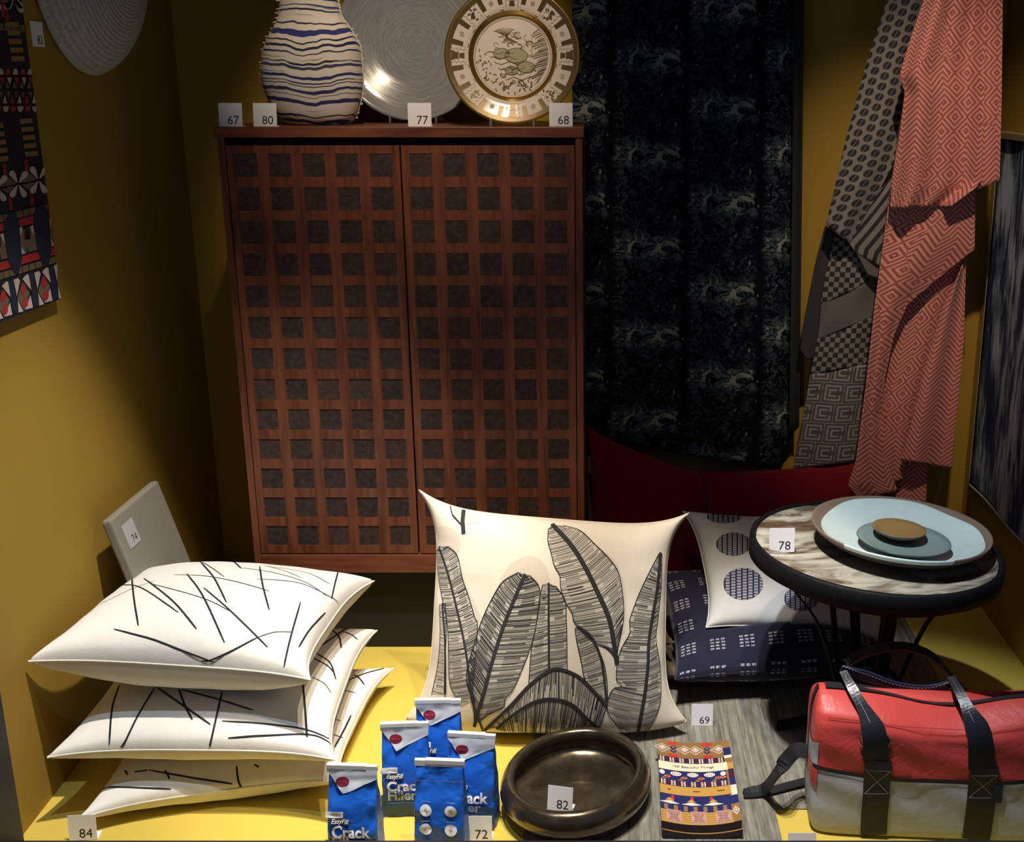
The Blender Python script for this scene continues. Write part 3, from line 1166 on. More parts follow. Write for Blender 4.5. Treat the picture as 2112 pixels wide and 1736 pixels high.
def polar(r, a): return (r * math.cos(a), r * math.sin(a))


def arcseg(r0, r1, a0, a1, mi, lift=0, n=5, m=4):
    pr.grid(np.array([[polar(r, a) for r in np.linspace(r0, r1, m)] for a in np.linspace(a1, a0, n)]), mi, lift)


W8 = 2 * math.pi / 8
rp = random.Random(8)
for k in range(8):
    a = k * W8
    for sg in (-1, 1):                                       # bars between panels
        e = a + sg * W8 * .285
        arcseg(.665, .97, e - .042, e + .042, 1, 0)
    # frame band at the outer end
    arcseg(.905, .967, a - W8 * .5, a + W8 * .5, 1, 0, 12)
    # picture in the wide panel: alternately a pagoda and a sprig
    R3 = lambda pts: [(x * math.cos(a) - y * math.sin(a), x * math.sin(a) + y * math.cos(a)) for x, y in pts]
    if k % 2 == 0:
        pr.poly(R3([(.71, -.045), (.78, -.03), (.79, -.055), (.83, -.045), (.90, -.075), (.90, .075), (.83, .045), (.79, .055), (.78, .03), (.71, .045)]), 1, 1)
        pr.line(np.array(R3([(.79, -.05), (.79, .05)])), .0012, 0, 2)
    else:
        for j in range(14):
            x, y = .80 + rp.gauss(0, .045), rp.gauss(0, .04)
            d = rp.uniform(0, 6.28)
            pr.poly(R3([(x + .03 * math.cos(d), y + .03 * math.sin(d)), (x + .014 * math.cos(d + 1.6), y + .014 * math.sin(d + 1.6)),
                        (x - .03 * math.cos(d), y - .03 * math.sin(d)), (x - .014 * math.cos(d + 1.6), y - .014 * math.sin(d + 1.6))]), 1, 1 + j * .1)
    for sg in (-1, 1):                                       # scroll lines beside it
        pr.line(np.array(R3([(.69 + .02 * i, sg * (.085 + .018 * math.sin(i * 2.1)) * (1 + .012 * i)) for i in range(12)])), .0010, 2, 1)
        pr.line(np.array(R3([(.685, sg * .125), (.91, sg * .160)])), .0006, 2, 1)
    # faint ornament in the narrow panel
    b_ = a + W8 / 2
    R3 = lambda pts: [(x * math.cos(b_) - y * math.sin(b_), x * math.sin(b_) + y * math.cos(b_)) for x, y in pts]
    for j in range(5):
        t = np.linspace(0, 6.28, 12)
        pr.line(np.array(R3([(.80 + .035 * math.cos(q + j) * (1 if j % 2 else .5), .035 * math.sin(q) * (.6 + .1 * j)) for q in t])), .0006, 2, 1)
# centre: gold ring, hills, trees and hatched fields
arcseg(.555, .575, 0, 2 * math.pi, 2, 0, 60, 2)
for j in range(34):                                          # hatching on the right
    y = -.38 + j * .024
    x0, x1 = .30 + .05 * math.sin(j), math.sqrt(max(.01, .53 ** 2 - y * y))
    if x1 > x0 + .04:
        pr.line(np.array([(x0 + .02, y - .03), ((x0 + x1) / 2, y), (x1, y + .03)]), .0016, 1 if j % 3 else 2, 1)
for (x, y, r) in ((.05, .02, .17), (-.17, .05, .12), (.2, -.15, .13), (-.02, -.2, .1)):   # rounded crowns and roofs
    t = np.linspace(0, 2 * math.pi, 26)
    pr.poly([(x + r * math.cos(q), y + r * .62 * math.sin(q)) for q in t[:-1]], 3, .5)
    pr.line(np.array([(x + r * math.cos(q) * (1 + .05 * math.sin(9 * q)), y + r * .62 * math.sin(q)) for q in t]), .0013, 1, 1)
for j in range(70):                                          # foliage strokes around the lower rim
    a = rp.uniform(math.pi * .95, math.pi * 1.75)
    r = rp.uniform(.36, .52)
    d = rp.uniform(0, 6.28)
    p = polar(r, a)
    l_ = rp.uniform(.02, .055)
    pr.line(np.array([p, (p[0] + l_ * .6 * math.cos(d), p[1] + l_ * .6 * math.sin(d)), (p[0] + l_ * math.cos(d + .7), p[1] + l_ * math.sin(d + .7))]), .0018, 1, 1)
for j in range(9):                                           # palm fronds at the top
    a = math.pi * (.35 + j * .05)
    pr.line(np.array([(-.06 + .03 * j - .1, .2), (-.1 + .19 * math.cos(a), .28 + .12 * math.sin(a)), (-.1 + .26 * math.cos(a), .26 + .16 * math.sin(a))]), .0014, 1, 1)
for j in range(26):                                          # drifting gold washes and boughs
    x, y = rp.uniform(-.38, .30), rp.uniform(-.30, .36)
    if x * x + y * y < .20:
        t = np.linspace(0, 4.2, 12)
        r_ = rp.uniform(.03, .09)
        pr.line(np.array([(x + r_ * math.cos(q + j) * (1 - q * .12), y + r_ * .6 * math.sin(q + j)) for q in t]), rp.uniform(.0012, .0026), rp.choice([1, 2, 2, 3]), .8)
for j in range(6):
    y = .06 - j * .075
    pr.line(np.array([(-.40 + .06 * j + .05 * i, y + .02 * math.sin(i * 1.3 + j)) for i in range(9)]), .0011, 1, 1)
pr.build('gilt_picture', [M_porc, M_gold2, M_pale, M_green], pl)

M_clear = plain('clear_acrylic', (.9, .9, .9), .05, Transmission_Weight=.9, IOR=1.45)


def plate_stand(label, x, Y, half, lean):
    root = thing('plate_stand', label, 'stand', (x, Y, CZT), 'clear plate stands')
    t = math.tan(math.radians(lean))
    for sg in (-1, 1):
        b = MB()
        xx = x + sg * half
        b.box(xx - .002, xx + .002, Y - .036, Y + .075, CZT + .0003, CZT + .004)
        b.box(xx - .002, xx + .002, Y - .036, Y - .033, CZT + .004, CZT + .017)
        b.add([(xx + e, Y + dy, CZT + dz) for e in (-.002, .002) for dy, dz in ((.016, .004), (.022, .004), (.022 + t * .14, .14), (.016 + t * .14, .14))],
              [(0, 1, 2, 3), (7, 6, 5, 4), (0, 4, 5, 1), (1, 5, 6, 2), (2, 6, 7, 3), (3, 7, 4, 0)])
        b.build('side_bracket', M_clear, root)
    b = MB(); b.box(x - half, x + half, Y + .068, Y + .074, CZT + .0045, CZT + .010); b.build('crossbar', M_clear, root)


plate_stand('clear plastic stand holding the gilt-edged plate', pc.x, pc.y - .0235, .043, 10)
plate_stand('clear plastic stand behind the large grey plate', gc_.x, gc_.y - .029, .050, 10)

# ------------------------------------------------------------------ round table with tray top
TY = 2.02
TILT = math.radians(3.2)
ctr = at(1805, 1124, TY)
zt = ctr.z
TR = .2325
tb = thing('side_table', 'low round side table with black rim and streaky glazed top', 'table', (ctr.x, TY, 0))


def lean(o):
    """the tray and what stands on it sit a little lower at the right"""
    bpy.context.view_layer.update()
    M = Matrix.Translation(ctr) @ Matrix.Rotation(TILT, 4, 'Y') @ Matrix.Translation(-ctr)
    for v in o.data.vertices:
        v.co = M @ v.co
    return o


b = MB()
b.lathe([(TR - .018, zt - .032), (TR, zt - .032), (TR + .001, zt - .016), (TR, zt), (TR - .004, zt + .003), (TR - .009, zt + .003), (TR - .011, zt - .004), (TR - .011, zt - .016), (TR - .018, zt - .032)], 80, 0, (ctr.x, TY, 0))
lean(b.build('rim', M_black, tb, True))


def glaze_top():
    g = Gr('streaky_glaze', (.4, .35, .3), .22, Specular_IOR_Level=.5)
    x, y, z = g.xyz('Object')
    n0 = g.noise(g.vec('Object'), 5, 2, .5, .6)
    n1 = g.noise(g.comb((x + y * .5) * 1.3, (y - x * .4) * 6.0, n0), 2.6, 4, .55, .8)
    n2 = g.noise(g.comb((x + y * .5) * 3.0, (y - x * .4) * 24.0, 2.0), 2.5, 4, .6, .4)
    c = g.mix(g.step(n1, .40, .60), (.10, .060, .032), (.50, .46, .37))
    c = g.mix(g.step(n2, .48, .68) * .55, c, (.17, .12, .075))
    g.col(c)
    g.rgh(n2 * .3 + .12)
    return g.mat


b = MB()
b.lathe([(.0001, zt - .010), (TR - .06, zt - .009), (TR - .03, zt - .005), (TR - .012, zt - .001), (TR - .012, zt - .028), (.0001, zt - .028)], 80, 0, (ctr.x, TY, 0))
lean(b.build('glazed_top', glaze_top(), tb, True))
b = MB()
b.lathe([(TR - .030, zt - .028), (TR - .030, zt - .050), (TR - .045, zt - .050), (TR - .045, zt - .028)], 64, 0, (ctr.x, TY, 0))
lean(b.build('apron', M_black, tb, True))
for k, (deg, fr_) in enumerate(((165, .165), (285, .105), (45, .15))):
    a = math.radians(deg)
    er = Vector((math.cos(a), math.sin(a), 0))
    wt = Vector((-math.sin(a), math.cos(a), 0))
    pth = spline([(.085, zt - .030), (.078, zt - .08), (.060, .20), (.052, .14), (.055, .085), (.08, .045), (fr_ * .8, .020), (fr_, .0075)], 44)
    b = MB()
    b.band([Vector((ctr.x, TY, 0)) + er * r + Vector((0, 0, z_)) for r, z_ in pth], .026, .009, wt)
    mods(b.build('leg', M_black, tb), .001)
for k, deg in enumerate((190, 350, 95)):
    a = math.radians(deg)
    er = Vector((math.cos(a), math.sin(a), 0))
    wt = Vector((-math.sin(a), math.cos(a), 0))
    pth = spline([(TR - .05, zt - .040), (.150, zt - .085), (.105, zt - .15), (.068, .155), (.058, .11)], 30)
    b = MB()
    b.band([Vector((ctr.x, TY, 0)) + er * r + Vector((0, 0, z_)) for r, z_ in pth], .020, .004, wt)
    mods(b.build('curved_brace', M_black, tb), .001)
b = MB()
b.tube([(ctr.x + .056 * math.cos(t), TY + .056 * math.sin(t), .14) for t in np.linspace(0, 2 * math.pi, 33)], .005, 8, close=False)
b.build('centre_ring', M_black, tb, True)
number_card('78', on_z(1612, 1139, zt + .0012), 'number 78 card standing on the round side table', 0, 6, wd=.0465, hg=.0455)

# celadon dish
def dish_mat():
    g = Gr('celadon_glaze', (.45, .6, .58), .25, Specular_IOR_Level=.5)
    u, v, _ = g.xyz('Object')
    n = g.noise(g.vec('Object'), 40, 3)
    g.col(g.mix(n, (.52, .64, .60), (.66, .76, .72)))
    return g.mat


M_cel = dish_mat()
M_clay = plain('bare_brown_clay', (.20, .135, .095), .6, bump=(120, .2))
M_under = plain('dark_clay_underside', (.035, .030, .028), .6)
zd = zt - .009
DX = at(1855, 1098, TY + .005)
DR = .1645
dz_ = .046
dishY = TY + .01
dcx = at(1855, 1098, dishY).x
di = thing('dish', 'wide shallow pale celadon dish with bare brown rim on the table', 'dish', (dcx, dishY, zd))
seg = 128
prof = [(0, .024), (.6, .025), (.82, .030), (.92, .037), (.96, .042), (1.0, dz_)]
outer = [(1.005, dz_ - .004), (.98, dz_ - .010), (.85, .020), (.55, .004), (.5, 0), (0, 0)]
pr_r, pr_z = [p[0] for p in prof], [p[1] for p in prof]


def glaze_limit(a):
    # glaze runs over the rim at the front; bare clay shows at the sides
    return .925 + .085 * math.exp(-((a - math.radians(258)) / .85) ** 2) + .05 * math.exp(-((a - math.radians(85)) / .6) ** 2) + .008 * math.sin(7 * a) - .05 * math.exp(-((a - math.radians(165)) / .5) ** 2)


V_, F_, fm = [], [], []
n1, n2 = 16, 6
for i in range(n1 + n2 + len(outer)):
    for k in range(seg):
        a = 2 * math.pi * k / seg
        lm = min(glaze_limit(a), .999)
        if i < n1: r = lm * i / (n1 - 1)
        elif i < n1 + n2: r = lm + (1 - lm) * (i - n1 + 1) / n2
        if i < n1 + n2: z_ = float(np.interp(r, pr_r, pr_z))
        else: r, z_ = outer[i - n1 - n2]
        r = max(r, 1e-4)
        V_.append((dcx + r * DR * math.cos(a), dishY + r * DR * math.sin(a), zd + z_))
for i in range(n1 + n2 + len(outer) - 1):
    for k in range(seg):
        F_.append((i * seg + k, i * seg + (k + 1) % seg, (i + 1) * seg + (k + 1) % seg, (i + 1) * seg + k))
        fm.append(0 if i < n1 - 1 else ((0 if glaze_limit(2 * math.pi * (k + .5) / seg) > .975 else 1) if i < n1 + n2 + 1 else 2))
lean(mesh('bowl', V_, F_, [M_cel, M_clay, M_under], di, fm))


def small_dish(name, label, cpx, cpy, R_, h, z0, mats, foot=.45):
    Yc = dishY
    for _ in range(4):
        p = on_z(cpx, cpy, z0 + h)
        Yc = p.y
    root = thing(name, label, 'dish', (p.x, Yc, z0))
    b = MB()
    pr_ = [(.0001, h * .45), (.6, h * .5), (.85, h * .75), (1.0, h), (1.01, h - .0015), (.9, h * .6), (foot + .05, .003), (foot, 0), (.0001, 0)]
    b.lathe([(r * R_, z0 + z_) for r, z_ in pr_], 64, 0, (p.x, Yc, 0), mis=[0, 0, 0, 1, 1, 1, 1, 1])
    lean(b.build('bowl', mats, root, True))


M_glass = plain('grey_green_glaze', (.21, .28, .26), .2, Specular_IOR_Level=.6)
M_gedge = plain('dark_green_glaze', (.045, .065, .06), .25)
M_ochre = plain('ochre_glaze', (.28, .17, .06), .22, Specular_IOR_Level=.6)
M_gr2 = plain('grey_glaze', (.13, .12, .10), .4)
small_dish('dish', 'small grey-green saucer lying in the pale celadon dish', 1862, 1107, .0835, .020, zd + .0255, [M_glass, M_gedge])
small_dish('dish', 'tiny ochre brown bowl resting on the grey-green saucer', 1852, 1086, .0485, .018, zd + .0375, [M_ochre, M_gr2], .5)

# ------------------------------------------------------------------ bronze bowl
def bronze():
    g = Gr('bronze_glaze', (.05, .035, .02), .16, .85, Specular_IOR_Level=.7, Coat_Weight=.5, Coat_Roughness=.05)
    n = g.noise(g.vec('Object'), 30, 4, .6)
    g.col(g.mix(n, (.055, .040, .027), (.24, .185, .125)))
    g.rgh(n * .28 + .10)
    return g.mat


bo = on_z(1192, 1655, .0)
bw = thing('bowl', 'dark bronze glazed bowl with a thick rolled rim', 'bowl', (bo.x, bo.y, .003))
prof = [(.0001, .010), (.070, .0105), (.098, .014), (.116, .024), (.117, .038), (.110, .051), (.107, .058), (.109, .064), (.115, .067), (.123, .064), (.130, .054),
        (.1335, .041), (.130, .027), (.122, .018), (.118, .014), (.105, .004), (.098, 0), (.0001, 0)]
prof = [tuple(q) for q in spline(prof, 70)]
seg = 80
rot = math.radians(-24)
V_ = []
for r, z_ in prof:
    for k in range(seg):
        a = 2 * math.pi * k / seg
        x, y = max(r, 1e-4) * .98 * math.cos(a), max(r, 1e-4) * 1.13 * math.sin(a)
        hi = 1 + .06 * math.cos(a - math.radians(60)) * min(1, r / .1)
        xr, yr_ = x * math.cos(rot) - y * math.sin(rot), x * math.sin(rot) + y * math.cos(rot)
        V_.append((bo.x + xr - .006 * (z_ / .08), bo.y + yr_ + .004 * (z_ / .08), .003 + max(z_, 0) * hi))
F_ = [(i * seg + k, i * seg + (k + 1) % seg, (i + 1) * seg + (k + 1) % seg, (i + 1) * seg + k) for i in range(len(prof) - 1) for k in range(seg)]
mesh('vessel', V_, F_, bronze(), bw)
number_card('82', on_z(1154, 1673, .016), 'number 82 card standing inside the bronze bowl', -12, 14, wd=.045, hg=.044)

# ------------------------------------------------------------------ hanging cloths
def sheet(name, L, R_, Y, mat_, parent, nx=40, ny=80, fold=(), umul=1., solid=.0016, vo=0., uo=0., lean=0.):
    """cloth between a left and a right edge given as photo points; fold: (amp, waves, phase)"""
    L, R_ = np.array(L, float), np.array(R_, float)
    t = np.linspace(0, 1, ny)

    def by_y(P):
        k = (P[:, 1] - P[0, 1]) / (P[-1, 1] - P[0, 1])
        return np.interp(t, k, P[:, 0]), np.interp(t, k, P[:, 1])
    lx, ly = by_y(L)
    rx, ry = by_y(R_)
    V_, uv = [], []
    for j in range(ny):
        for i in range(nx):
            a = i / (nx - 1)
            px, py = lx[j] * (1 - a) + rx[j] * a, ly[j] * (1 - a) + ry[j] * a
            d = Y + lean * t[j]
            for (am, wv, ph) in fold:
                d += am * math.sin(2 * math.pi * wv * a + ph + .8 * math.sin(t[j] * 2.5))
            p = at(px, py, d)
            V_.append(p)
            wdt = (rx[j] - lx[j])
            uv.append((uo + (a - .5) * umul * (wdt * .0011), vo - p.z))
    F_ = [(j * nx + i, (j + 1) * nx + i, (j + 1) * nx + i + 1, j * nx + i + 1) for j in range(ny - 1) for i in range(nx - 1)]
    return mods(mesh(name, V_, F_, mat_, parent, None, uv), solid=solid, offset=0)


def marble_cloth():
    g = Gr('marbled_dark_cloth', (.01, .01, .02), .95, Specular_IOR_Level=.05)
    u, v, _ = g.xyz('UV')
    col_ = g.fl(u / .17)
    a = g.fr(u / .17)
    b_ = g.fr(v / .215 + col_ * .5)
    w1 = g.noise(g.comb(a * 2.0, b_ * 2.5, 0.0), 2, 3, .6) - .5
    w2 = g.noise(g.comb(a * 2.0, b_ * 2.5, 7.0), 2, 3, .6) - .5
    edge = g.step(g.mn(a, 1.0 - a) + w2 * .28, .02, .14)
    row = g.step(1.0 - g.ab(b_ - .5) * 2.0 + w2 * .5, .55, .9)
    n = g.noise(g.comb(a * 1.5 + w1 * 1.0, b_ * 5.0 + w2 * 1.6, 2.0), 2.0, 4, .6, 1.2)
    ridge = 1.0 - g.ab(n - .5) * 8.0
    vein = g.step(ridge, .45, 1.0) * row * edge
    patch = g.step(g.noise(g.comb(a * 2.2 + w1, b_ * 3.0 + w2, 5.0), 2.2, 4, .6, .6) + row * .14, .665, .70) * edge
    thin = g.step(1.0 - g.ab(g.noise(g.comb(a * 3.0 + w1 * 2.0, b_ * 2.0 + w2, 12.0), 2.0, 3, .6, 1.5) - .5) * 16.0, .4, 1.0) * .35 * edge
    spk = g.step(g.noise(g.comb(a * 2.0, b_ * 1.4, 9.0), 6, 1), .73, .75)
    c = g.mix(g.noise(g.comb(u, v, 1.0), 5, 2), (.0025, .003, .006), (.007, .008, .017))
    c = g.mix(g.mx(vein * .75, thin), c, (.15, .21, .24))
    c = g.mix(g.mx(patch, spk * .8) * .9, c, (.27, .30, .25))
    g.col(c)
    return g.mat


M_marble = marble_cloth()
dk = thing('hanging_cloth', 'dark navy marbled cloth hanging on the back wall beside the cabinet', 'cloth', (.2, 2.80, .3))
sheet('drape', [(1180, -150), (1180, 900)], [(1655, -150), (1652, 0), (1645, 400), (1642, 650), (1640, 880), (1604, 968)], 2.795, M_marble, dk, 70, 90,
      ((.010, 2.2, .5), (.006, 4.7, 2.)), 1.)
sheet('turned_edge', [(1640, -150), (1634, 400), (1628, 900)], [(1660, -150), (1654, 400), (1648, 880)], 2.775, plain('dark_green_cloth_back', (.010, .014, .012), .9), dk, 8, 40,
      ((.008, .5, .0),))


def pink_mat(diam):
    g = Gr('coral_woven_' + ('diamond' if diam else 'zigzag'), (.4, .1, .1), .9, Sheen_Weight=.15)
    u, v, _ = g.xyz('UV')
    amp, per, pit = .030, .058, .0118
    zig = g.fr((v + g.tri(u / per) * amp) / pit)
    if diam:
        dm = g.fr((g.tri(u / .056) * .028 + g.tri(v / .060) * .030) / .0118)
        sel = g.step(g.noise(g.comb(u * 1.0, v * .6, 3.0), 7, 1), .46, .47)
        small = (g.fr((v + g.tri(u / .020) * .010) / .009))
        s2 = g.step(g.noise(g.comb(u * .8, v * .8, 8.0), 6, 1), .60, .61)
        a = zig * (1.0 - sel) + dm * sel
        a = a * (1.0 - s2) + small * s2
    else:
        a = zig
    f = g.step(g.ab(a - .5), .20, .28)
    n = g.noise(g.vec('Object'), 400, 2)
    g.col(g.mix(f, (.36, .072, .065), (.62, .285, .24)))
    g.bump(f + n, .25, .0012)
    return g.mat


M_p1, M_p2 = pink_mat(False), pink_mat(True)
pk = thing('throw', 'coral pink zigzag woven throw hanging in the right corner', 'throw', (.70, 2.6, .30))
sheet('upper_layer', [(1940, -150), (1905, 0), (1878, 80), (1855, 155), (1866, 192), (1852, 300), (1840, 372), (1836, 430)],
      [(2040, -150), (2034, 0), (2030, 200), (2024, 372), (2012, 388), (1962, 424)], 2.560, M_p2, pk, 60, 90, ((.016, 1.15, 2.0), (.007, 2.6, .4)))
sheet('side_pleat', [(2034, -150), (2028, 0), (2024, 200), (2016, 392)], [(2074, -150), (2068, 0), (2066, 200), (2062, 372)], 2.548, M_p2, pk, 30, 60, ((.012, .5, .0),), uo=.1)
sheet('middle_layer', [(1872, 150), (1835, 400), (1805, 620), (1785, 800), (1765, 950), (1749, 1000), (1772, 1030)],
      [(2020, 300), (2012, 400), (2010, 515), (1938, 572), (1872, 628), (1844, 690), (1827, 770), (1814, 860), (1822, 940), (1852, 1012)], 2.600, M_p2, pk, 60, 120, ((.010, .9, 1.0),), lean=-.01)
sheet('inner_layer', [(1868, 560), (1845, 690), (1812, 860), (1826, 1000)], [(1990, 520), (1950, 640), (1905, 800), (1878, 900), (1862, 990)], 2.640, M_p2, pk, 40, 70, ((.006, 1.0, 0),))
sheet('pleat', [(1975, 570), (1942, 640), (1908, 760), (1878, 880), (1858, 948)], [(1992, 530), (1988, 700), (1974, 850), (1962, 966)], 2.615, M_p1, pk, 40, 70, ((.014, .95, 2.6),))
sheet('lower_corner', [(1866, 930), (1858, 980), (1846, 1034)], [(1912, 930), (1912, 980), (1910, 1036)], 2.655, M_p2, pk, 20, 30, ((.004, .8, 0),))


def grey_mat(kind):
    g = Gr('grey_woven_' + kind, (.2, .18, .17), .9, Sheen_Weight=.1)
    u, v, _ = g.xyz('UV')
    lo, hi = (.018, .016, .020), (.20, .175, .165)
    if kind == 'hexes':
        a = g.fr(u / .024) - .5
        b_ = g.fr(v / .022 + g.fl(u / .024) * .5) - .5
        d = g.m('SQRT', a * a + b_ * b_)
        f = g.mx(g.step(d, .36, .42), g.step(.06 - g.ab(a + b_ * .3), 0., .03) * .6)
    elif kind == 'checks':
        a = (g.fr(u / .024) > .5)
        b_ = (g.fr(v / .024) > .5)
        f = g.ab(a - b_)
    elif kind == 'keys':
        lo = (.075, .062, .070)
        hi = (.27, .24, .235)
        a = g.fr(u / .050 + g.fl(v / .050) * .3)
        b_ = g.fr(v / .050)
        d = g.mx(g.ab(a - .5), g.ab(b_ - .5)) * 2.0
        f = g.step(g.fr(d * 2.6), .45, .55) * (1.0 - (a > .5) * (b_ > .4) * (b_ < .6))
    elif kind == 'stripes':
        f = g.step(g.fr(u / .026 + v / .05), .40, .48)
    else:
        lo, hi = (.10, .088, .085), (.13, .115, .11)
        f = g.noise(g.vec('Object'), 200, 2)
    g.col(g.mix(f, lo, hi))
    return g.mat


gt = thing('throw', 'grey patterned woven throw hanging beside the coral one', 'throw', (.5, 2.72, .35))
gm = {k: grey_mat(k) for k in ('hexes', 'checks', 'keys', 'stripes', 'plain')}
sheet('upper_layer', [(1860, -150), (1830, 0), (1790, 120), (1745, 285), (1704, 462)], [(1960, -150), (1930, 0), (1900, 120), (1870, 250), (1842, 340), (1813, 394), (1752, 503)], 2.665, gm['hexes'], gt, 40, 70, ((.008, 1.1, .4),))
sheet('striped_edge', [(1815, 392), (1752, 502), (1764, 520)], [(1860, 340), (1850, 420), (1835, 560)], 2.672, gm['stripes'], gt, 20, 30, ((.003, 1, 0),))
sheet('plain_fold', [(1764, 518), (1790, 566)], [(1832, 470), (1824, 580)], 2.676, gm['plain'], gt, 16, 16)
sheet('dark_fold', [(1702, 464), (1682, 540), (1660, 650), (1650, 720), (1664, 742)], [(1740, 495), (1730, 560), (1715, 650), (1706, 740)], 2.725, plain('dark_grey_cloth', (.03, .028, .03), .9), gt, 16, 40, ((.006, .5, 0),))
LL = [(1722, 488), (1704, 560), (1694, 622), (1688, 690), (1666, 800), (1658, 850), (1637, 967)]
RR = [(1806, 520), (1806, 560), (1806, 600), (1806, 670), (1797, 760), (1790, 800), (1764, 952)]


def cut(P, y0, y1):
    P = np.array(P, float)
    ys = [y0] + [y for y in P[:, 1] if y0 < y < y1] + [y1]
    return [(np.interp(y, P[:, 1], P[:, 0]), y) for y in ys]


for nm, kind, (a0, a1), (b0, b1) in (('checked_band', 'checks', (488, 628), (521, 575)), ('plain_band', 'plain', (628, 700), (575, 650)),
                                     ('checked_band', 'checks', (700, 772), (650, 748)), ('key_pattern_band', 'keys', (772, 967), (748, 952))):
    sheet(nm, cut(LL, a0, a1), cut(RR, b0, b1), 2.705, gm[kind], gt, 30, 30, ((.008, .9, .6),))


def shibori():
    g = Gr('indigo_dyed_cloth', (.01, .02, .08), .85)
    u, v, _ = g.xyz('UV')
    n1 = g.noise(g.comb(u * 8.0, v * 1.3, 0.0), 3.2, 4, .65, .9)
    n2 = g.noise(g.comb(u * 34.0, v * 3.5, 4.0), 2.0, 4, .65, .8)
    n3 = g.noise(g.comb(u * 5.0, v * 2.4, 8.0), 2.6, 2)
    f = g.step(n1 * .6 + n2 * .45 + n3 * .35, .62, .84)
    g.col(g.mix(f, (.008, .018, .070), (.42, .50, .60)))
    return g.mat


# indigo panel on the right wall
XP = XR - .012
pa, pb = on_x(2066, 283, XP), on_x(2006, 998, XP)
yb_ = (pa.y + pb.y) / 2
pz0, pz1 = pb.z, pa.z
ip = thing('wall_panel', 'indigo blue streaked cloth panel hanging on the right wall', 'panel', (XP, 2.3, pz0))
ny, nz = 40, 60
V_, uv = [], []
for j in range(nz):
    for i in range(ny):
        a, c = i / (ny - 1), j / (nz - 1)
        yy = pa.y * c + pb.y * (1 - c)
        yy = yy + a * (1.72 - yy)
        V_.append((XP - .008 + .004 * math.sin(a * 7 + c * 2) + .003 * math.sin(a * 17), yy, pz0 + (pz1 - pz0) * c))
        uv.append((a * .85, c * .85))
F_ = [(j * ny + i, j * ny + i + 1, (j + 1) * ny + i + 1, (j + 1) * ny + i) for j in range(nz - 1) for i in range(ny - 1)]
mods(mesh('cloth', V_, F_, shibori(), ip, None, uv), solid=.004, offset=0)
M_raw = cloth_mat('raw_cloth_edge', (.42, .40, .36))
b = MB()
b.tube([V_[j * ny] for j in range(nz)], .0032, 6)
b.build('raw_edge', M_raw, ip, True)
b = MB()
b.tube([V_[i] for i in range(ny)], .0038, 6)
b.build('raw_edge', M_raw, ip, True)
b = MB()
b.box(XP - .016, XP + .011, 1.72, pa.y + .004, pz1 - .002, pz1 + .014)
mods(b.build('batten', plain('pale_wood_batten', (.24, .17, .10), .6), ip), .002)

# ------------------------------------------------------------------ patterned print on the left wall
XW = XL + .013
pe = on_x(126, 616, XW)
pt_ = on_x(52, 0, XW)
ZB, ZTP = pe.z, 1.75
Y1, Y0 = pe.y, 1.64
wp = thing('wall_print', 'bold geometric print in navy, red and white on the left wall', 'print', (XW, 1.9, ZB))
b = MB()
b.box(XL + .001, XW - .0005, Y0, Y1, ZB, ZTP)
b.build('board', plain('print_navy', (.008, .010, .024), .8), wp)
C = {'navy': 0, 'red': 1, 'white': 2, 'tan': 3, 'dark': 4, 'olive': 5}
M_pr = [plain('print_blue', (.010, .014, .040), .8), plain('print_red', (.42, .025, .030), .8), plain('print_white', (.62, .50, .46), .8),
        plain('print_tan', (.17, .115, .065), .8), plain('print_brown', (.020, .007, .006), .8), plain('print_ochre', (.30, .175, .05), .8)]
surf_w = plane_surf((XW, 0, 0), (0, 1, 0), (0, 0, 1))
pr = Print(surf_w, .0003)


def Wp(px, py):
    p = on_x(px, py, XW)
    return (p.y, p.z)


POLYS = []
def wpoly(col, pts, lift=1): POLYS.append((C[col], [Wp(*p) for p in pts], lift))
def c6(pts): return [(p[0] / 5.107, p[1] / 5.107) for p in pts]
def c7(pts): return [(p[0] / 4.82, 320 + p[1] / 4.82) for p in pts]


for k in range(5):                                             # ladder bars, upper and lower
    x, y = 55 + 15 * k, 228 + 90 * k
    wpoly('olive', c6([(x, y), (x + 135, y + 4), (x + 143, y + 55), (x + 8, y + 58)]))
    x, y = 203 + 14 * k, 1246 + 86 * k
    wpoly('olive', c6([(x, y + 8), (x + 132, y), (x + 138, y + 48), (x + 8, y + 60)]))
    x, y = x - 312, y + 50
    wpoly('olive', c6([(x, y + 10), (x + 134, y), (x + 142, y + 50), (x + 8, y + 64)]))
for k in range(-2, 5):                                         # scallops and triangles
    x = 83 + 77 * k
    c1_, c2_ = ('red', 'white') if k % 2 == 0 else ('white', 'red')
    wpoly(c1_, c6([(x - 28, 785), (x - 27, 755), (x - 14, 728), (x, 722), (x + 14, 730), (x + 26, 758), (x + 28, 785)]))
    wpoly(c2_, c6([(x - 12, 815), (x + 34, 815), (x + 18, 900)]))
    wpoly('tan', c6([(x + 44, 930), (x + 90, 930), (x + 62, 850)]))
    wpoly(c1_, c6([(x + 20, 1088), (x + 66, 1085), (x + 40, 1000)]), 1)
    wpoly('tan', c6([(x + 60, 968), (x + 100, 965), (x + 84, 1040)]))
    x += 52
    wpoly(c1_, c6([(x - 30, 1122), (x + 30, 1116), (x + 27, 1150), (x + 12, 1174), (x - 2, 1180), (x - 16, 1172), (x - 28, 1150)]))
for ya, yb2 in ((790, 806), (934, 950), (1096, 1112)):
    wpoly('dark', c6([(-40, ya + 10), (385, ya), (388, yb2), (-40, yb2 + 10)]), .5)


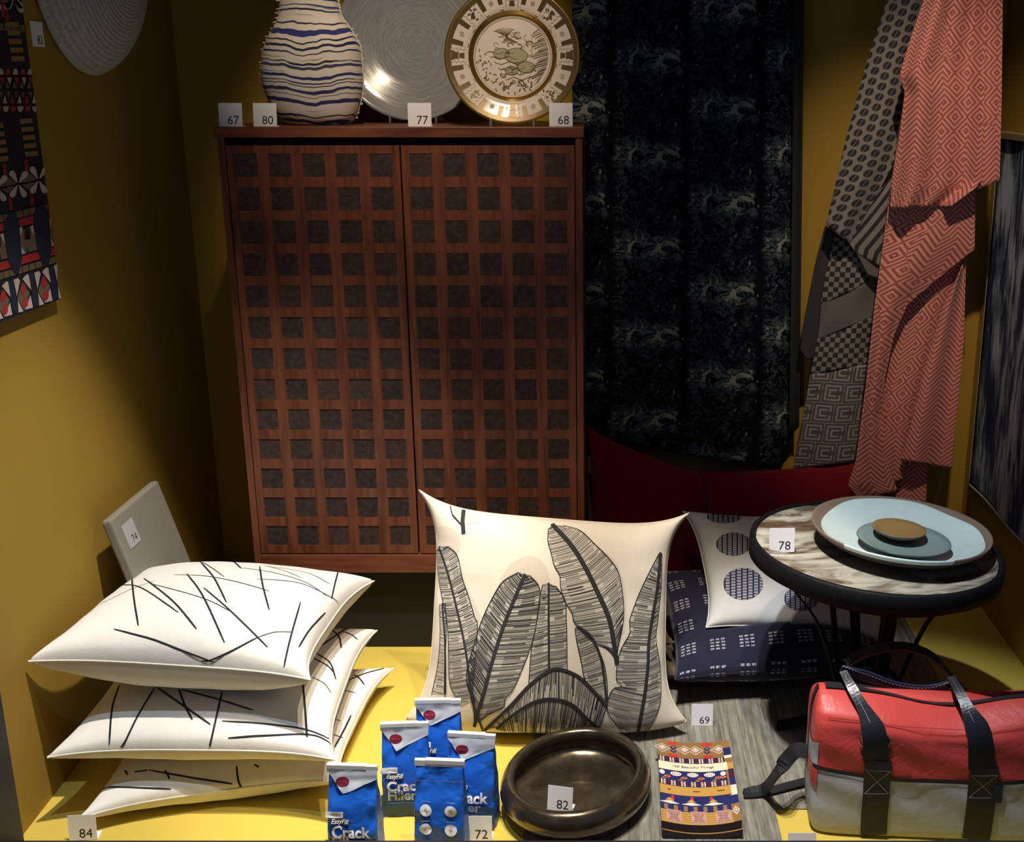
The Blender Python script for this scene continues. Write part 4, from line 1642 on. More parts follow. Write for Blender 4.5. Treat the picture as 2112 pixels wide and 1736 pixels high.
def petal(cx_p, cy_p, ang, ln, wd):
    ca, sa = math.cos(ang), math.sin(ang)
    out = []
    for t, h in ((.1, .12), (.4, .55), (.65, .95), (.82, 1.), (.95, .7), (1., 0), (.95, -.7), (.82, -1.), (.65, -.95), (.4, -.55), (.1, -.12)):
        out.append((cx_p + ln * t * ca - wd * h * sa, cy_p + ln * t * sa + wd * h * ca))
    return out


for (fx, fy) in ((175, 285), (378, 245), (-30, 325)):
    for a in (-55, -120, 60, 118):
        wpoly('white', c7(petal(fx, fy, math.radians(a), 150, 30)), 2)
    wpoly('tan', c7([(fx - 105, fy + 22), (fx - 10, fy - 8), (fx - 105, fy - 75), (fx - 195, fy + 30), (fx - 100, fy + 100), (fx - 10, fy)]), 1)
    wpoly('dark', c7([(fx - 200, fy + 34), (fx + 95, fy - 12), (fx + 95, fy + 2), (fx - 200, fy + 48)]), 1.5)
for (x, y) in ((237, 45), (22, 85), (287, 362), (78, 415)):
    wpoly('red', c7([(x, y), (x + 12, y - 2), (x + 28, y + 132), (x + 14, y + 136)]), 1)
    wpoly('red', c7([(x + 18, y - 3), (x + 30, y - 5), (x + 46, y + 128), (x + 32, y + 131)]), 1)
wpoly('tan', c7([(-60, 612), (495, 480), (505, 545), (-50, 680)]), .4)
wpoly('red', c7([(-60, 695), (510, 560), (522, 630), (-50, 770)]), .6)
wpoly('tan', c7([(-30, 800), (520, 660), (550, 890), (10, 1040)]), .4)
wpoly('red', c7([(-30, 1075), (560, 905), (570, 980), (-20, 1155)]), .6)
wpoly('tan', c7([(-20, 1175), (570, 1000), (578, 1060), (-10, 1240)]), .4)
for k in range(9):
    x = -40 + 64 * k
    wpoly('dark', c7([(x, 600 - x * .24), (x + 8, 598 - x * .24), (x + 16, 660 - x * .24), (x + 8, 662 - x * .24)]), .7)
    wpoly('dark', c7([(x, 1172 - x * .3), (x + 8, 1170 - x * .3), (x + 14, 1232 - x * .3), (x + 6, 1234 - x * .3)]), .7)
for (hx, hy) in ((125, 870), (420, 790), (-170, 950)):
    wpoly('white', c7([(hx + 60, hy - 150), (hx + 95, hy - 155), (hx + 80, hy - 60)]), .8)
    wpoly('white', c7([(hx + 85, hy + 40), (hx + 125, hy + 105), (hx + 90, hy + 115)]), .8)
    wpoly('white', c7([(hx - 130, hy - 75), (hx - 95, hy - 100), (hx - 80, hy + 10)]), .8)
    for k in range(3):
        wpoly('dark', c7([(hx + 120 + 22 * k, hy - 150), (hx + 132 + 22 * k, hy - 152), (hx + 165 + 5 * k, hy - 40), (hx + 110 + 26 * k, hy - 30)]), .9)
        wpoly('dark', c7([(hx + 120 + 22 * k, hy), (hx + 150 + 10 * k, hy + 100), (hx + 138 + 14 * k, hy + 104)]), .9)
    wpoly('navy', c7([(hx - 50, hy - 290), (hx + 15, hy - 305), (hx + 60, hy - 215), (hx + 75, hy + 20), (hx + 90, hy + 150), (hx + 55, hy + 310), (hx + 5, hy + 300),
                      (hx - 50, hy + 170), (hx - 80, hy - 30), (hx - 95, hy - 180)]), 3)
for (bx, by) in ((100, 1250), (305, 1180), (500, 1110), (-100, 1320)):
    wpoly('navy', c7([(bx - 22, by), (bx + 28, by - 12), (bx + 75, by + 310), (bx + 25, by + 330)]), 1.5)
    wpoly('white', c7([(bx + 32, by - 12), (bx + 75, by - 30), (bx + 96, by - 5), (bx + 65, by + 150)]), 1)
    wpoly('white', c7([(bx - 85, by + 50), (bx - 45, by + 5), (bx - 25, by + 5), (bx + 5, by + 165)]), 1)
    wpoly('tan', c7([(bx + 70, by + 175), (bx + 120, by + 10), (bx + 190, by + 120), (bx + 140, by + 290)]), .5)
    wpoly('white', c7([(bx + 72, by + 190), (bx + 130, by + 300), (bx + 82, by + 315)]), 1)
    wpoly('white', c7([(bx - 60, by + 355), (bx - 5, by + 210), (bx + 20, by + 335)]), 1)
    for d, e in ((0, 0), (20, 130)):
        wpoly('red', c7([(bx + 98 + d, by + 80 + e), (bx + 112 + d, by + 35 + e), (bx + 140 + d, by + 25 + e), (bx + 156 + d, by + 70 + e), (bx + 150 + d, by + 115 + e), (bx + 125 + d, by + 140 + e), (bx + 104 + d, by + 120 + e)]), 2)
# top flowers
for (fx, fy) in ((135, -30),):
    for a in (50, 125):
        wpoly('white', c6(petal(fx, fy, math.radians(a), 150, 32)), 2)
wpoly('red', c6([(-5, 30), (38, 45), (62, 185), (20, 185)]), 1)
base = list(POLYS)
for (mi, pts, lf) in base:
    for sh in (0,):
        q = [(p[0], p[1]) for p in pts]
        # keep the print inside its board
        ys = [p[0] for p in q]
        if min(ys) > Y1 or max(ys) < Y0: continue
        q = [(min(max(p[0], Y0), Y1), min(max(p[1], ZB), ZTP)) for p in q]
        pr.poly(q, mi, lf)
for k in range(2):                                              # repeat of the pattern above the frame
    dz = Wp(36, 379)[1] - Wp(28, -6)[1]
    for (mi, pts, lf) in base:
        q = [(min(max(p[0], Y0), Y1), p[1] - dz * (k + 1)) for p in pts]
        if min(p[1] for p in q) > 1.32 and max(p[1] for p in q) < ZTP:
            pr.poly(q, mi, lf)
pr.build('printed_pattern', M_pr, wp)

# card 83 on the left wall
def wall_card(num, px0, py0, px1, py1, label):
    a = on_x(px0, py0, XL + .0015)
    c_ = on_x(px1, py1, XL + .0015)
    b = MB()
    b.box(XL + .0003, XL + .0015, a.y, c_.y, c_.z, a.z)
    o = b.build('number_card', M_card)
    tag(o, label, 'card', 'numbered display cards')
    wd, hg = c_.y - a.y, a.z - c_.z
    p2 = Print(plane_surf((XL + .0016, a.y, c_.z), (0, 1, 0), (0, 0, 1)), .0003)
    p2.text(num, wd * .40, hg * .10, wd * .48, 0, bold=-.004)
    p2.build('printed_number', [M_ink], o)


wall_card('83', 62, 43, 93, 97, 'number 83 card fixed to the left wall beside the print')

# grey woven bowl hung on the left wall
def felt():
    g = Gr('grey_woven_fibre', (.3, .32, .28), .9)
    u, v, _ = g.xyz('UV')
    n = g.noise(g.vec('Object'), 160, 3)
    wv = g.sin(u * 900.0) * .5 + g.noise(g.comb(u * 40.0, v * 300.0), 2.0, 2)
    g.col(g.mix(g.step(n * .8 + wv * .2, .2, .8), (.26, .275, .25), (.46, .48, .44)))
    g.bump(wv + n, .5, .002)
    return g.mat


bc = on_x(212, -95, XL + .05)
hb = thing('wall_bowl', 'grey woven round bowl hung high on the left wall', 'bowl', (XL, bc.y, bc.z - .2))
seg, prof = 64, [(.0, .105), (.05, .103), (.10, .095), (.15, .078), (.19, .052), (.212, .026), (.218, .012), (.214, .004), (.20, .001)]
prof = spline(prof, 30)
V_, uv = [], []
for r, d in prof:
    for k in range(seg):
        a = 2 * math.pi * k / seg
        V_.append((XL + max(d, .001), bc.y + max(r, 1e-4) * math.cos(a), bc.z + max(r, 1e-4) * math.sin(a)))
        uv.append((r, a * .1))
F_ = [(i * seg + k, i * seg + (k + 1) % seg, (i + 1) * seg + (k + 1) % seg, (i + 1) * seg + k) for i in range(len(prof) - 1) for k in range(seg)]
mesh('shell', V_, F_, felt(), hb, None, uv)
b = MB()
b.tube([(XL + .009, bc.y + .215 * math.cos(t), bc.z + .215 * math.sin(t)) for t in np.linspace(0, 2 * math.pi, 65)], .006, 8, close=False)
b.build('rim', felt(), hb, True)

# ------------------------------------------------------------------ slab leaning against the left wall
M_slab = plain('pale_stone', (.22, .195, .155), .75, bump=(120, .3))
YSa, YSb = 2.37, 2.66
lt = on_x(228, 1072, XL + .045)
rt = on_x(326, 988, XL + .05)
sl = thing('stone_slab', 'pale square stone slab leaning on the left wall behind the white cushions', 'slab', (XL + .1, (lt.y + rt.y) / 2, 0))
up_ = Vector((-.28, 0, 1)).normalized()
top0, top1 = Vector(lt), Vector(rt)
top1.z = top0.z = (lt.z + rt.z) / 2
nrm = (top1 - top0).cross(up_).normalized()
if nrm.x < 0: nrm = -nrm
k_ = top0.z / up_.z - .012
bot0, bot1 = top0 - up_ * k_, top1 - up_ * k_
b = MB()
th = .022
b.add([bot0, bot1, top1, top0, bot0 - nrm * th, bot1 - nrm * th, top1 - nrm * th, top0 - nrm * th],
      [(0, 1, 2, 3), (7, 6, 5, 4), (0, 4, 5, 1), (1, 5, 6, 2), (2, 6, 7, 3), (3, 7, 4, 0)])
mods(b.build('block', M_slab, sl), .006, seg=3)
eu = (top1 - top0).normalized()
o_ = top0 + eu * .024 - up_ * .075 + nrm * .0004
b = MB()
ca, cb, cc, cd = o_, o_ + eu * .05, o_ + eu * .05 + up_ * .05, o_ + up_ * .05
b.add([ca, cb, cc, cd] + [q + nrm * .0008 for q in (ca, cb, cc, cd)], [(3, 2, 1, 0), (4, 5, 6, 7), (0, 1, 5, 4), (1, 2, 6, 5), (2, 3, 7, 6), (3, 0, 4, 7)])
o = b.build('number_card', plain('grey_card', (.40, .37, .38), .7))
tag(o, 'number 74 card stuck on the leaning stone slab', 'card', 'numbered display cards')
p2 = Print(plane_surf(ca + nrm * .0008, eu, up_), .0003)
p2.text('74', .019, .006, .023, 0, bold=-.004)
p2.build('printed_number', [M_ink], o)

# ------------------------------------------------------------------ blue filler packets
def packet_mat():
    g = Gr('blue_foil_paper', (.012, .115, .60), .34, Specular_IOR_Level=.5)
    n = g.noise(g.vec('Object'), 22, 2, .5, .8)
    g.bump(n, .6, .012)
    return g.mat


M_blue = packet_mat()
M_blue2 = plain('dark_teal_print', (.010, .060, .16), .4)
M_flap = plain('pale_grey_flap', (.50, .55, .63), .5)
M_white = plain('white_print', (.85, .86, .9), .6)
M_maroon = plain('maroon_seal', (.22, .012, .04), .5)
M_charcoal = plain('charcoal_print', (.035, .04, .05), .6)
M_greyink = plain('silver_grey_print', (.42, .46, .52), .5)
M_pinkink = plain('pale_red_print', (.45, .12, .16), .6)
PW, PH = .0835, .168
PLEV = [(0, .086, .050), (.02, .0875, .055), (.06, .088, .054), (.095, .086, .040), (.125, .0845, .022), (.145, .0835, .010), (.158, .083, .006)]


def pk_dim(z):
    zs_ = [l[0] for l in PLEV]
    return np.interp(z, zs_, [l[1] for l in PLEV]), np.interp(z, zs_, [l[2] for l in PLEV])


def packet(label, px, ptop, Y, yaw, back=False, seed=0, sc=1.):
    root = thing('packet', label, 'packet', (0, 0, 0), 'blue filler packets')
    r = random.Random(seed)
    ph = [r.uniform(0, 6) for _ in range(4)]

    def cr(x, z):
        return .0022 * np.sin(x * 90 + z * 55 + ph[0]) * np.sin(z * 70 + ph[1]) + .0014 * np.sin(x * -120 + z * 130 + ph[2])
    nz, seg = 30, 40
    V_, F_ = [], []
    for j in range(nz):
        z = PLEV[-1][0] * j / (nz - 1)
        w_, d_ = pk_dim(z)
        for k in range(seg):
            a = 2 * math.pi * k / seg
            c, s_ = math.cos(a), math.sin(a)
            x = w_ / 2 * math.copysign(abs(c) ** .28, c)
            y = d_ / 2 * math.copysign(abs(s_) ** .28, s_)
            gus = (1 - abs(y) / (d_ / 2 + 1e-6)) * .006 * min(1, z / .05)
            x -= math.copysign(gus, x)
            y += float(cr(x, z)) * math.copysign(1, y) * min(1, z / .02)
            V_.append((x, y, z))
    F_ = [(j * seg + k, j * seg + (k + 1) % seg, (j + 1) * seg + (k + 1) % seg, (j + 1) * seg + k) for j in range(nz - 1) for k in range(seg)]
    F_ += [tuple(range(seg))[::-1], tuple((nz - 1) * seg + k for k in range(seg))]
    mesh('paper_bag', V_, F_, M_blue, root)
    # folded white top with its notch
    b = MB()
    yo = -1
    b.box(-PW / 2, PW / 2, -.0038, .0038, .156, PH - .0012)
    b.box(-PW / 2 + (0 if not back else .018), PW / 2 - (.018 if not back else 0), -.0046, .0046, .1605, PH)
    mods(b.build('folded_top', M_white, root), .0004)

    def surf(uv):                                   # u from left 0..PW, v height
        x = uv[:, 0] - PW / 2
        z = uv[:, 1]
        w_, d_ = pk_dim(z)
        y = -d_ / 2 - np.abs(cr(x, z)) - .0004
        P = np.stack([x * (w_ / PW), y, z], -1)
        return P, np.broadcast_to(np.array([0, -1., 0]), (len(P), 3))
    pr = Print(surf, .0004)

    def grid_poly(rows, mi, lift=0, n=10):          # rows: (v, u0, u1)
        R = np.array(rows, float)
        vv_ = np.linspace(R[0, 0], R[-1, 0], 14)
        k = np.argsort(R[:, 0])
        a_, b_ = np.interp(vv_, R[k, 0], R[k, 1]), np.interp(vv_, R[k, 0], R[k, 2])
        pr.grid(np.array([[(a_[i] * (1 - t) + b_[i] * t, vv_[i]) for t in np.linspace(0, 1, n)] for i in range(14)]), mi, lift)
    fx = lambda zx: (zx - 735) / 490 * PW
    fz = lambda zy: PH * (1315 - zy) / 975
    if not back:
        grid_poly([(fz(610), fx(896), fx(904)), (fz(470), fx(790), fx(1225)), (fz(400), fx(735), fx(1225)), (fz(385), fx(735), fx(1225))], 0)
        pr.disc((fx(890), fz(500)), 65 / 490 * PW, 48 / 975 * PH, 1, 1)
        for k in range(4):
            pr.line(np.array([(fx(852 + 22 * k), fz(506)), (fx(858 + 22 * k), fz(490)), (fx(866 + 22 * k), fz(505))]), .0011, 6, 2)
        grid_poly([(fz(1312), fx(740), fx(1220)), (fz(1052), fx(740), fx(1220))], 2)
        grid_poly([(fz(832), fx(738), fx(905)), (fz(772), fx(738), fx(905))], 3, 1)
        for k in range(8):
            pr.line(np.array([(fx(800 + 12 * k), fz(802)), (fx(807 + 12 * k), fz(790))]), .0006, 4, 2)
        grid_poly([(fz(892), fx(780), fx(962)), (fz(838), fx(780), fx(962))], 4, 1)
        pr.text('EasyFill', fx(795), fz(880), .0105, 3, 3, bold=.01, shear=.3, sx=.9)
        pr.text('Crack', fx(800), fz(1014), .0262, 3, 2, bold=.03, sx=.92)
        pr.text('Filler', fx(800), fz(1118), .0262, 5, 2, bold=.03, sx=.92)
        for k in range(20):
            pr.line(np.array([(fx(805 + 13 * k), fz(1150)), (fx(813 + 13 * k), fz(1147))]), .0009, 5, 2)
    else:
        for (cx0, cy0) in ((.26, .60), (.74, .60), (.26, .38), (.74, .38)):
            c0 = (cx0 * PW, (cy0) * PH * .86)
            pr.disc(c0, .0098, .0098, 3, 1, 26)
            for k in range(5):
                a = r.uniform(0, 6.28)
                q0 = (c0[0] + .004 * math.cos(a), c0[1] + .004 * math.sin(a))
                pr.line(np.array([q0, (c0[0] + r.uniform(-.003, .003), c0[1] + r.uniform(-.003, .003)), (c0[0] + .004 * math.cos(a + 2), c0[1] + .004 * math.sin(a + 2))]), .0008, 5, 2)
            for k in range(6):
                pr.line(np.array([(c0[0] - .007 + .0024 * k, c0[1] + .0135), (c0[0] - .0055 + .0024 * k, c0[1] + .0145)]), .0009, 3, 1)
        pr.line(np.array([(PW * t, .134) for t in np.linspace(.01, .99, 12)]), .0009, 5, 1)
        grid_poly([(.001, 0, PW), (.012, 0, PW)], 2)
    pr.build('printed_front', [M_flap, M_maroon, M_blue2, M_white, M_charcoal, M_greyink, M_pinkink], root)
    p = at(px, ptop, Y)
    root.location = (p.x, Y, 0)
    root.rotation_euler = (math.radians(-2), 0, math.radians(yaw))
    return root


packet('blue filler packet at the front left, touching the white cushions', 724, 1573, 1.669, -3, seed=1)
packet('blue filler packet second from the left, standing behind the front one', 833, 1488, 1.800, 4, seed=2)
packet('blue filler packet furthest back, against the leaf cushion', 902, 1438, 1.880, 2, seed=3)
packet('blue filler packet on the right beside the bronze bowl', 971, 1507, 1.765, -6, seed=4)
packet('blue filler packet turned to show four round white icons', 905, 1563, 1.684, -4, True, seed=5)

# ------------------------------------------------------------------ booklets
BA, BB_, BC, BD = Q(1356, 1528, .030), Q(1503, 1531, .030), Q(1530, 1700, .030), Q(1364, 1700, .030)
bk_c = (BA + BB_ + BC + BD) / 4
M_cov = [plain('cover_navy', (.022, .025, .12), .35), plain('cover_tan', (.30, .16, .055), .35), plain('cover_orange', (.56, .30, .07), .35), plain('cover_cream', (.80, .72, .52), .35),
         plain('cover_red', (.60, .035, .040), .35), plain('cover_white', (.78, .66, .58), .35), plain('cover_purple', (.055, .018, .05), .35), plain('cover_pink', (.56, .30, .24), .35),
         plain('cover_ink', (.05, .02, .02), .5)]
M_page = plain('paper_pages', (.50, .46, .42), .8)
M_edge = plain('dark_page_edges', (.025, .015, .022), .6)


def book_surf(dz, jit=(0, 0)):
    a, b_, c, d = (np.array(tuple(q)) for q in (BA, BB_, BC, BD))

    def f(uv):
        u, v = uv[:, :1], uv[:, 1:2]
        P = (a * (1 - u) + b_ * u) * (1 - v) + (d * (1 - u) + c * u) * v
        P = P.copy()
        P[:, 2] = dz + .010 * (2 * u[:, 0] - 1) ** 2 * (.7 + .3 * v[:, 0]) - .002
        P[:, 0] += jit[0]
        P[:, 1] += jit[1]
        return P, np.broadcast_to(np.array([0, 0, 1.]), (len(P), 3))
    return f


def booklet(label, z0, z1, jit, top=False):
    root = thing('booklet', label, 'booklet', (bk_c.x, bk_c.y, z0), 'stacked booklets')
    n, m_ = 14, 8
    s0, s1 = book_surf(z0, jit), book_surf(z1, jit)
    uv = np.array([(i / (n - 1), j / (m_ - 1)) for j in range(m_) for i in range(n)])
    P0, P1 = s0(uv)[0], s1(uv)[0]
    P0[:, 2] = np.maximum(P0[:, 2], .0035)
    N_ = n * m_
    F_, fm = [], []
    for j in range(m_ - 1):
        for i in range(n - 1):
            q = (j * n + i, (j + 1) * n + i, (j + 1) * n + i + 1, j * n + i + 1)
            F_.append(tuple(k + N_ for k in q)); fm.append(0)
            F_.append(q[::-1]); fm.append(1)
    for j in range(m_ - 1):
        for i, fl_ in ((0, 0), (n - 1, 1)):
            q = (j * n + i, (j + 1) * n + i, (j + 1) * n + i + N_, j * n + i + N_)
            F_.append(q[::-1] if not fl_ else q); fm.append(1)
    for i in range(n - 1):
        for j, fl_ in ((0, 0), (m_ - 1, 1)):
            q = (j * n + i, j * n + i + 1, j * n + i + 1 + N_, j * n + i + N_)
            F_.append(q); fm.append(1 if j == 0 else 2)
    mesh('pages', list(P0) + list(P1), F_, [M_cov[1], M_page, M_edge], root, fm, smooth=False)
    return root, s1


b0, _ = booklet('patterned booklet, lower one of the pair on the grey floor', .0045, .0150, (.002, -.003))
b1, bs = booklet('patterned booklet, upper one of the pair beside the bronze bowl', .0168, .030, (0, 0), True)
pr = Print(bs, .0003)


def rect(u0, u1, v0, v1, mi, lift=0):
    k = max(2, int((u1 - u0) * 14) + 1)
    pr.grid(np.array([[(u, v) for v in (v0, v1)] for u in np.linspace(u0, u1, k)])[::-1], mi, lift)


def el(cu_, cv_, ru, rv, mi, lift=1, n=14): pr.disc((cu_, cv_), ru, rv, mi, lift, n)
def dia(cu_, cv_, ru, rv, mi, lift=1): pr.poly([(cu_ - ru, cv_), (cu_, cv_ - rv), (cu_ + ru, cv_), (cu_, cv_ + rv)], mi, lift)


E_ = .90
rect(0, 1, 0, .215, 1)
for u in (.20, .68):
    rect(u - .06, u + .07, .012, .052, 4, 1)
    rect(u - .06, u + .07, .175, .212, 4, 1)
for k in range(46):
    rect(.01 + k * .0195, .012 + k * .0195, .17, .212, 8, .5)
    rect(.01 + k * .0195, .012 + k * .0195, .005, .05, 8, .5)
for u in (.06, .37, .52, .84):
    dia(u, .108, .11, .060, 5, 1); dia(u, .108, .095, .051, 1, 2); dia(u, .108, .06, .033, 5, 3); dia(u, .108, .042, .022, 7, 4); el(u, .108, .022, .013, 5, 5)
for u in (.215, .68):
    dia(u, .088, .045, .026, 0, 2); dia(u, .132, .045, .026, 0, 2); dia(u, .088, .018, .010, 7, 3); dia(u, .132, .018, .010, 7, 3)


def beads(v0, v1):
    rect(0, E_, v0, v1, 6, 1)
    vm, h = (v0 + v1) / 2, (v1 - v0) / 2
    for k in range(7):
        u = .05 + k * .133
        for su in (-1, 1):
            for sv in (-.72, 0, .72):
                el(u + su * .020, vm + sv * h * .8, .012, h * .26, 5, 2, 8)
        dia(u, vm, .013, h * .8, 1, 2)


beads(.215, .285)
rect(0, .925, .285, .385, 3, 2)
pr_t = text_mesh('100 Beautiful Things')
W_ = max(v[0] for v in pr_t[0])
pr._add([(.18 + v[0] / W_ * .56, .345 - v[1] * .036) for v in pr_t[0]], [tuple(reversed(f)) for f in pr_t[1]], 8, 4)
rect(0, E_, .385, .505, 0, 1)
for k in range(5):
    u = -.0 + k * .225
    el((.04, .225, .45, .675, .855)[k], .425, .075 if 0 < k < 4 else .038, .028, 5, 2)
    for j in range(5):
        rect(u - .05 + j * .025, u - .046 + j * .025, .402, .447, 8, 3) if 0 < u < .88 else None
    dia(min(.11 + k * .225, .85), .468, .05, .020, 2, 2); el(min(.11 + k * .225, .85), .468, .020, .015, 4, 3)
for k in range(4):
    pr.poly([(.02 + k * .225, .505), (.0 + k * .225 + .06, .478), (.0 + k * .225 + .10, .505)], 1, 2.5)
beads(.505, .575)
rect(0, .925, .575, .680, 2, 2)
for (u, wd) in ((.10, .05), (.43, .10), (.75, .10)):
    for k in range(int(wd / .012)):
        pr.line(np.array([(u + k * .012, .632), (u + k * .012 + .008, .622)]), .0012, 8, 4)
rect(0, E_, .680, .865, 0, 1)
for k in range(4):
    u = .12 + .28 * k
    if u < .9:
        pr.poly([(u - .13, .782), (u, .752), (min(u + .13, E_), .782), (u, .790)], 3, 2)
        pr.poly([(u - .06, .755), (u, .715), (u + .06, .755), (u, .750)], 2, 2)
for k in range(7):
    rect(.02 + k * .125, .055 + k * .125, .69, .745, 4 if k % 2 else 0, 1.5)
    rect(.045 + k * .125, .095 + k * .125, .80, .86, 1, 2)
rect(0, E_, .865, 1.0, 2, 1)
for k in range(5):
    rect(0, E_, .885 + k * .023, .888 + k * .023, 8, 1.5)
for k in range(3):
    u = .07 + .31 * k
    rect(u, u + .19, .855, .99, 7, 2)
    for j in range(9):
        pr.line(np.array([(u + .095 + (j - 4) * .010, .925), (u + .01 + j * .021, .862)]), .0006, 8, 3)
        pr.line(np.array([(u + .095 + (j - 4) * .010, .930), (u + .01 + j * .021, .985)]), .0006, 8, 3)
for (v0, v1, mi) in ((0, .10, 1), (.10, .20, 0), (.20, .24, 3), (.30, .38, 2), (.38, .50, 6), (.50, .58, 0), (.58, .62, 5), (.62, .70, 3), (.70, .80, 0), (.80, .84, 1), (.84, 1.0, 1)):
    rect(.925 if .28 < v0 < .63 else E_, 1, v0, v1, mi, 2.5)
dia(.95, .88, .045, .05, 5, 4); dia(.95, .88, .03, .033, 1, 5); el(.95, .88, .015, .014, 5, 6)
pr.build('printed_cover', M_cov, b1)

# ------------------------------------------------------------------ coral and grey bag
M_coral = Gr('coral_sailcloth', (.60, .065, .055), .42, Specular_IOR_Level=.4)
M_coral.bump(M_coral.noise(M_coral.vec('Object'), 18, 4, .6, 1.0), .45, .006)
M_coral = M_coral.mat
M_sail = Gr('grey_sailcloth', (.42, .42, .43), .6)
M_sail.bump(M_sail.noise(M_sail.vec('Object'), 26, 4, .6), .35, .004)
M_sail = M_sail.mat
M_web = plain('black_webbing', (.009, .009, .011), .6, bump=(600, .3))
M_leath = plain('black_leather', (.016, .017, .022), .32, bump=(200, .2))
M_navyl = plain('navy_leather', (.012, .020, .055), .35)
M_st = plain('white_thread', (.45, .45, .48), .7)
M_steel = plain('steel_ring', (.65, .65, .65), .2, 1.)
BX0, BX1, BY0, BY1 = at(1668, 1600, 1.77).x, .785, 1.702, 1.840
bcx, bcy = (BX0 + BX1) / 2, (BY0 + BY1) / 2
hwb, hdb = (BX1 - BX0) / 2, (BY1 - BY0) / 2
BZ0 = .004
BLEV = [(0, .97, .93), (.01, .99, .98), (.05, 1.0, 1.0), (.12, 1.0, 1.0), (.17, 1.0, 1.0), (.205, .995, .97), (.222, .985, .84), (.236, .965, .50), (.246, .945, .20), (.248, .94, .04)]
bag = thing('bag', 'coral and pale grey sailcloth bag with black handles', 'bag', (bcx, bcy, BZ0))


def bag_p(th, z):
    """th: 0 = right end, pi/2 = back, pi = left end, 3pi/2 = front"""
    th, z = np.asarray(th, float), np.asarray(z, float)
    zs_ = [l[0] for l in BLEV]
    a = hwb * np.interp(z, zs_, [l[1] for l in BLEV])
    b_ = hdb * np.interp(z, zs_, [l[2] for l in BLEV])
    c, s_ = np.cos(th), np.sin(th)
    x = a * np.sign(c) * np.abs(c) ** .22
    y = b_ * np.sign(s_) * np.abs(s_) ** .22
    sag = .026 * np.exp(-((x / hwb - .05) / .45) ** 2) * np.clip((z - .12) / .12, 0, 1)
    wob = .003 * np.sin(x * 38 + z * 40) * np.sin(z * 50 + 1) * np.clip(z / .1, 0, 1)
    return np.stack([bcx + x, bcy + y + np.sign(y) * wob, BZ0 + z - sag], -1)


def bag_surf(uv):
    e = 1e-3
    P = bag_p(uv[:, 0], uv[:, 1])
    du = bag_p(uv[:, 0] + e, uv[:, 1]) - bag_p(uv[:, 0] - e, uv[:, 1])
    z1 = np.clip(uv[:, 1] + e, 0, .248)
    z0 = np.clip(uv[:, 1] - e, 0, .248)
    dv = bag_p(uv[:, 0], z1) - bag_p(uv[:, 0], z0)
    N = np.cross(du, dv)
    N /= np.linalg.norm(N, axis=1)[:, None] + 1e-12
    return P, N


def bag_th(x):
    """front-side angle for world x"""
    k = (x - bcx) / hwb
    c = math.copysign(abs(k) ** (1 / .22), k)
    return 2 * math.pi - math.acos(max(-1, min(1, c)))


ths = []
for q in range(4):
    t = np.linspace(0, 1, 40, endpoint=False)
    ths += list((q + t) * math.pi / 2)
ths = np.array(ths)
# even spacing along the outline
tt = np.linspace(0, 2 * math.pi, 4001)
pp_ = bag_p(tt, np.full(4001, .08))
dd = np.r_[0, np.cumsum(np.linalg.norm(np.diff(pp_, axis=0), axis=1))]
ths = np.interp(np.linspace(0, dd[-1], 161)[:-1], dd, tt)
POCK = .128


def pocket_z(P):                                  # pocket line dips towards the middle
    k = (P[..., 0] - bcx) / hwb
    return POCK - .014 * (1 - k * k)


def bag_part(name, zlo, zhi, mat_, cap):
    nz = 26
    V_, F_ = [], []
    for j in range(nz):
        t = j / (nz - 1)
        base_ = bag_p(ths, np.full(len(ths), .1))
        pz = pocket_z(base_)
        lo = np.full(len(ths), zlo) if zlo is not None else pz
        hi = np.full(len(ths), zhi) if zhi is not None else pz
        V_ += list(bag_p(ths, lo * (1 - t) + hi * t))
    n = len(ths)
    F_ = [(j * n + k, j * n + (k + 1) % n, (j + 1) * n + (k + 1) % n, (j + 1) * n + k) for j in range(nz - 1) for k in range(n)]
    F_.append(tuple(range(n))[::-1] if cap == 0 else tuple((nz - 1) * n + k for k in range(n)))
    return mesh(name, V_, F_, mat_, bag)


bag_part('lower_body', 0., None, M_sail, 0)
bag_part('upper_body', None, .248, M_coral, 1)
pr = Print(bag_surf, .0012)
b_ = bag_p(ths, np.full(len(ths), .1))
pz = pocket_z(b_)
sel = [k for k in range(len(ths)) if ths[k] > math.pi + .3]
pr.line(np.array([(ths[k], pz[k]) for k in sel]), .0075, 0, 1)
# seam under the top, zipper over the ridge and down the left end
pr.line(np.array([(t, .218) for i, t in enumerate(np.interp(np.linspace(0, 1, 60), [0, 1], [bag_th(BX0 + .02), bag_th(BX1 - .02)]))]), .0012, 1, 1)
pr.line(np.array([(math.pi, z_) for z_ in np.linspace(.09, .2475, 40)]), .014, 0, 1)
th_l = [t for t in ths if math.pi < t < math.pi * 1.5]
# grey / red slanted patch on the left end
def end_patch(z_a, z_b, z_c, z_d, mi):
    g = []
    t0, t1 = math.pi + .02, math.pi + math.pi / 2 * .9
    tl = np.interp(np.linspace(0, 1, 12), [0, 1], [math.pi + .0005, math.pi * 1.25])
    q = bag_p(tt, np.full(4001, .08))
    keep = [(t, p) for t, p in zip(tt, q) if math.pi <= t <= math.pi * 1.5 and p[1] > BY0 + .010]
    kk = keep[::max(1, len(keep) // 14)]
    for i, (t, p) in enumerate(kk):
        a = i / (len(kk) - 1)
        lo, hi = z_a * (1 - a) + z_b * a, z_c * (1 - a) + z_d * a
        g.append([(t, lo * (1 - e) + hi * e) for e in np.linspace(0, 1, 6)])
    pr.grid(np.array(g)[::-1], mi, .5)


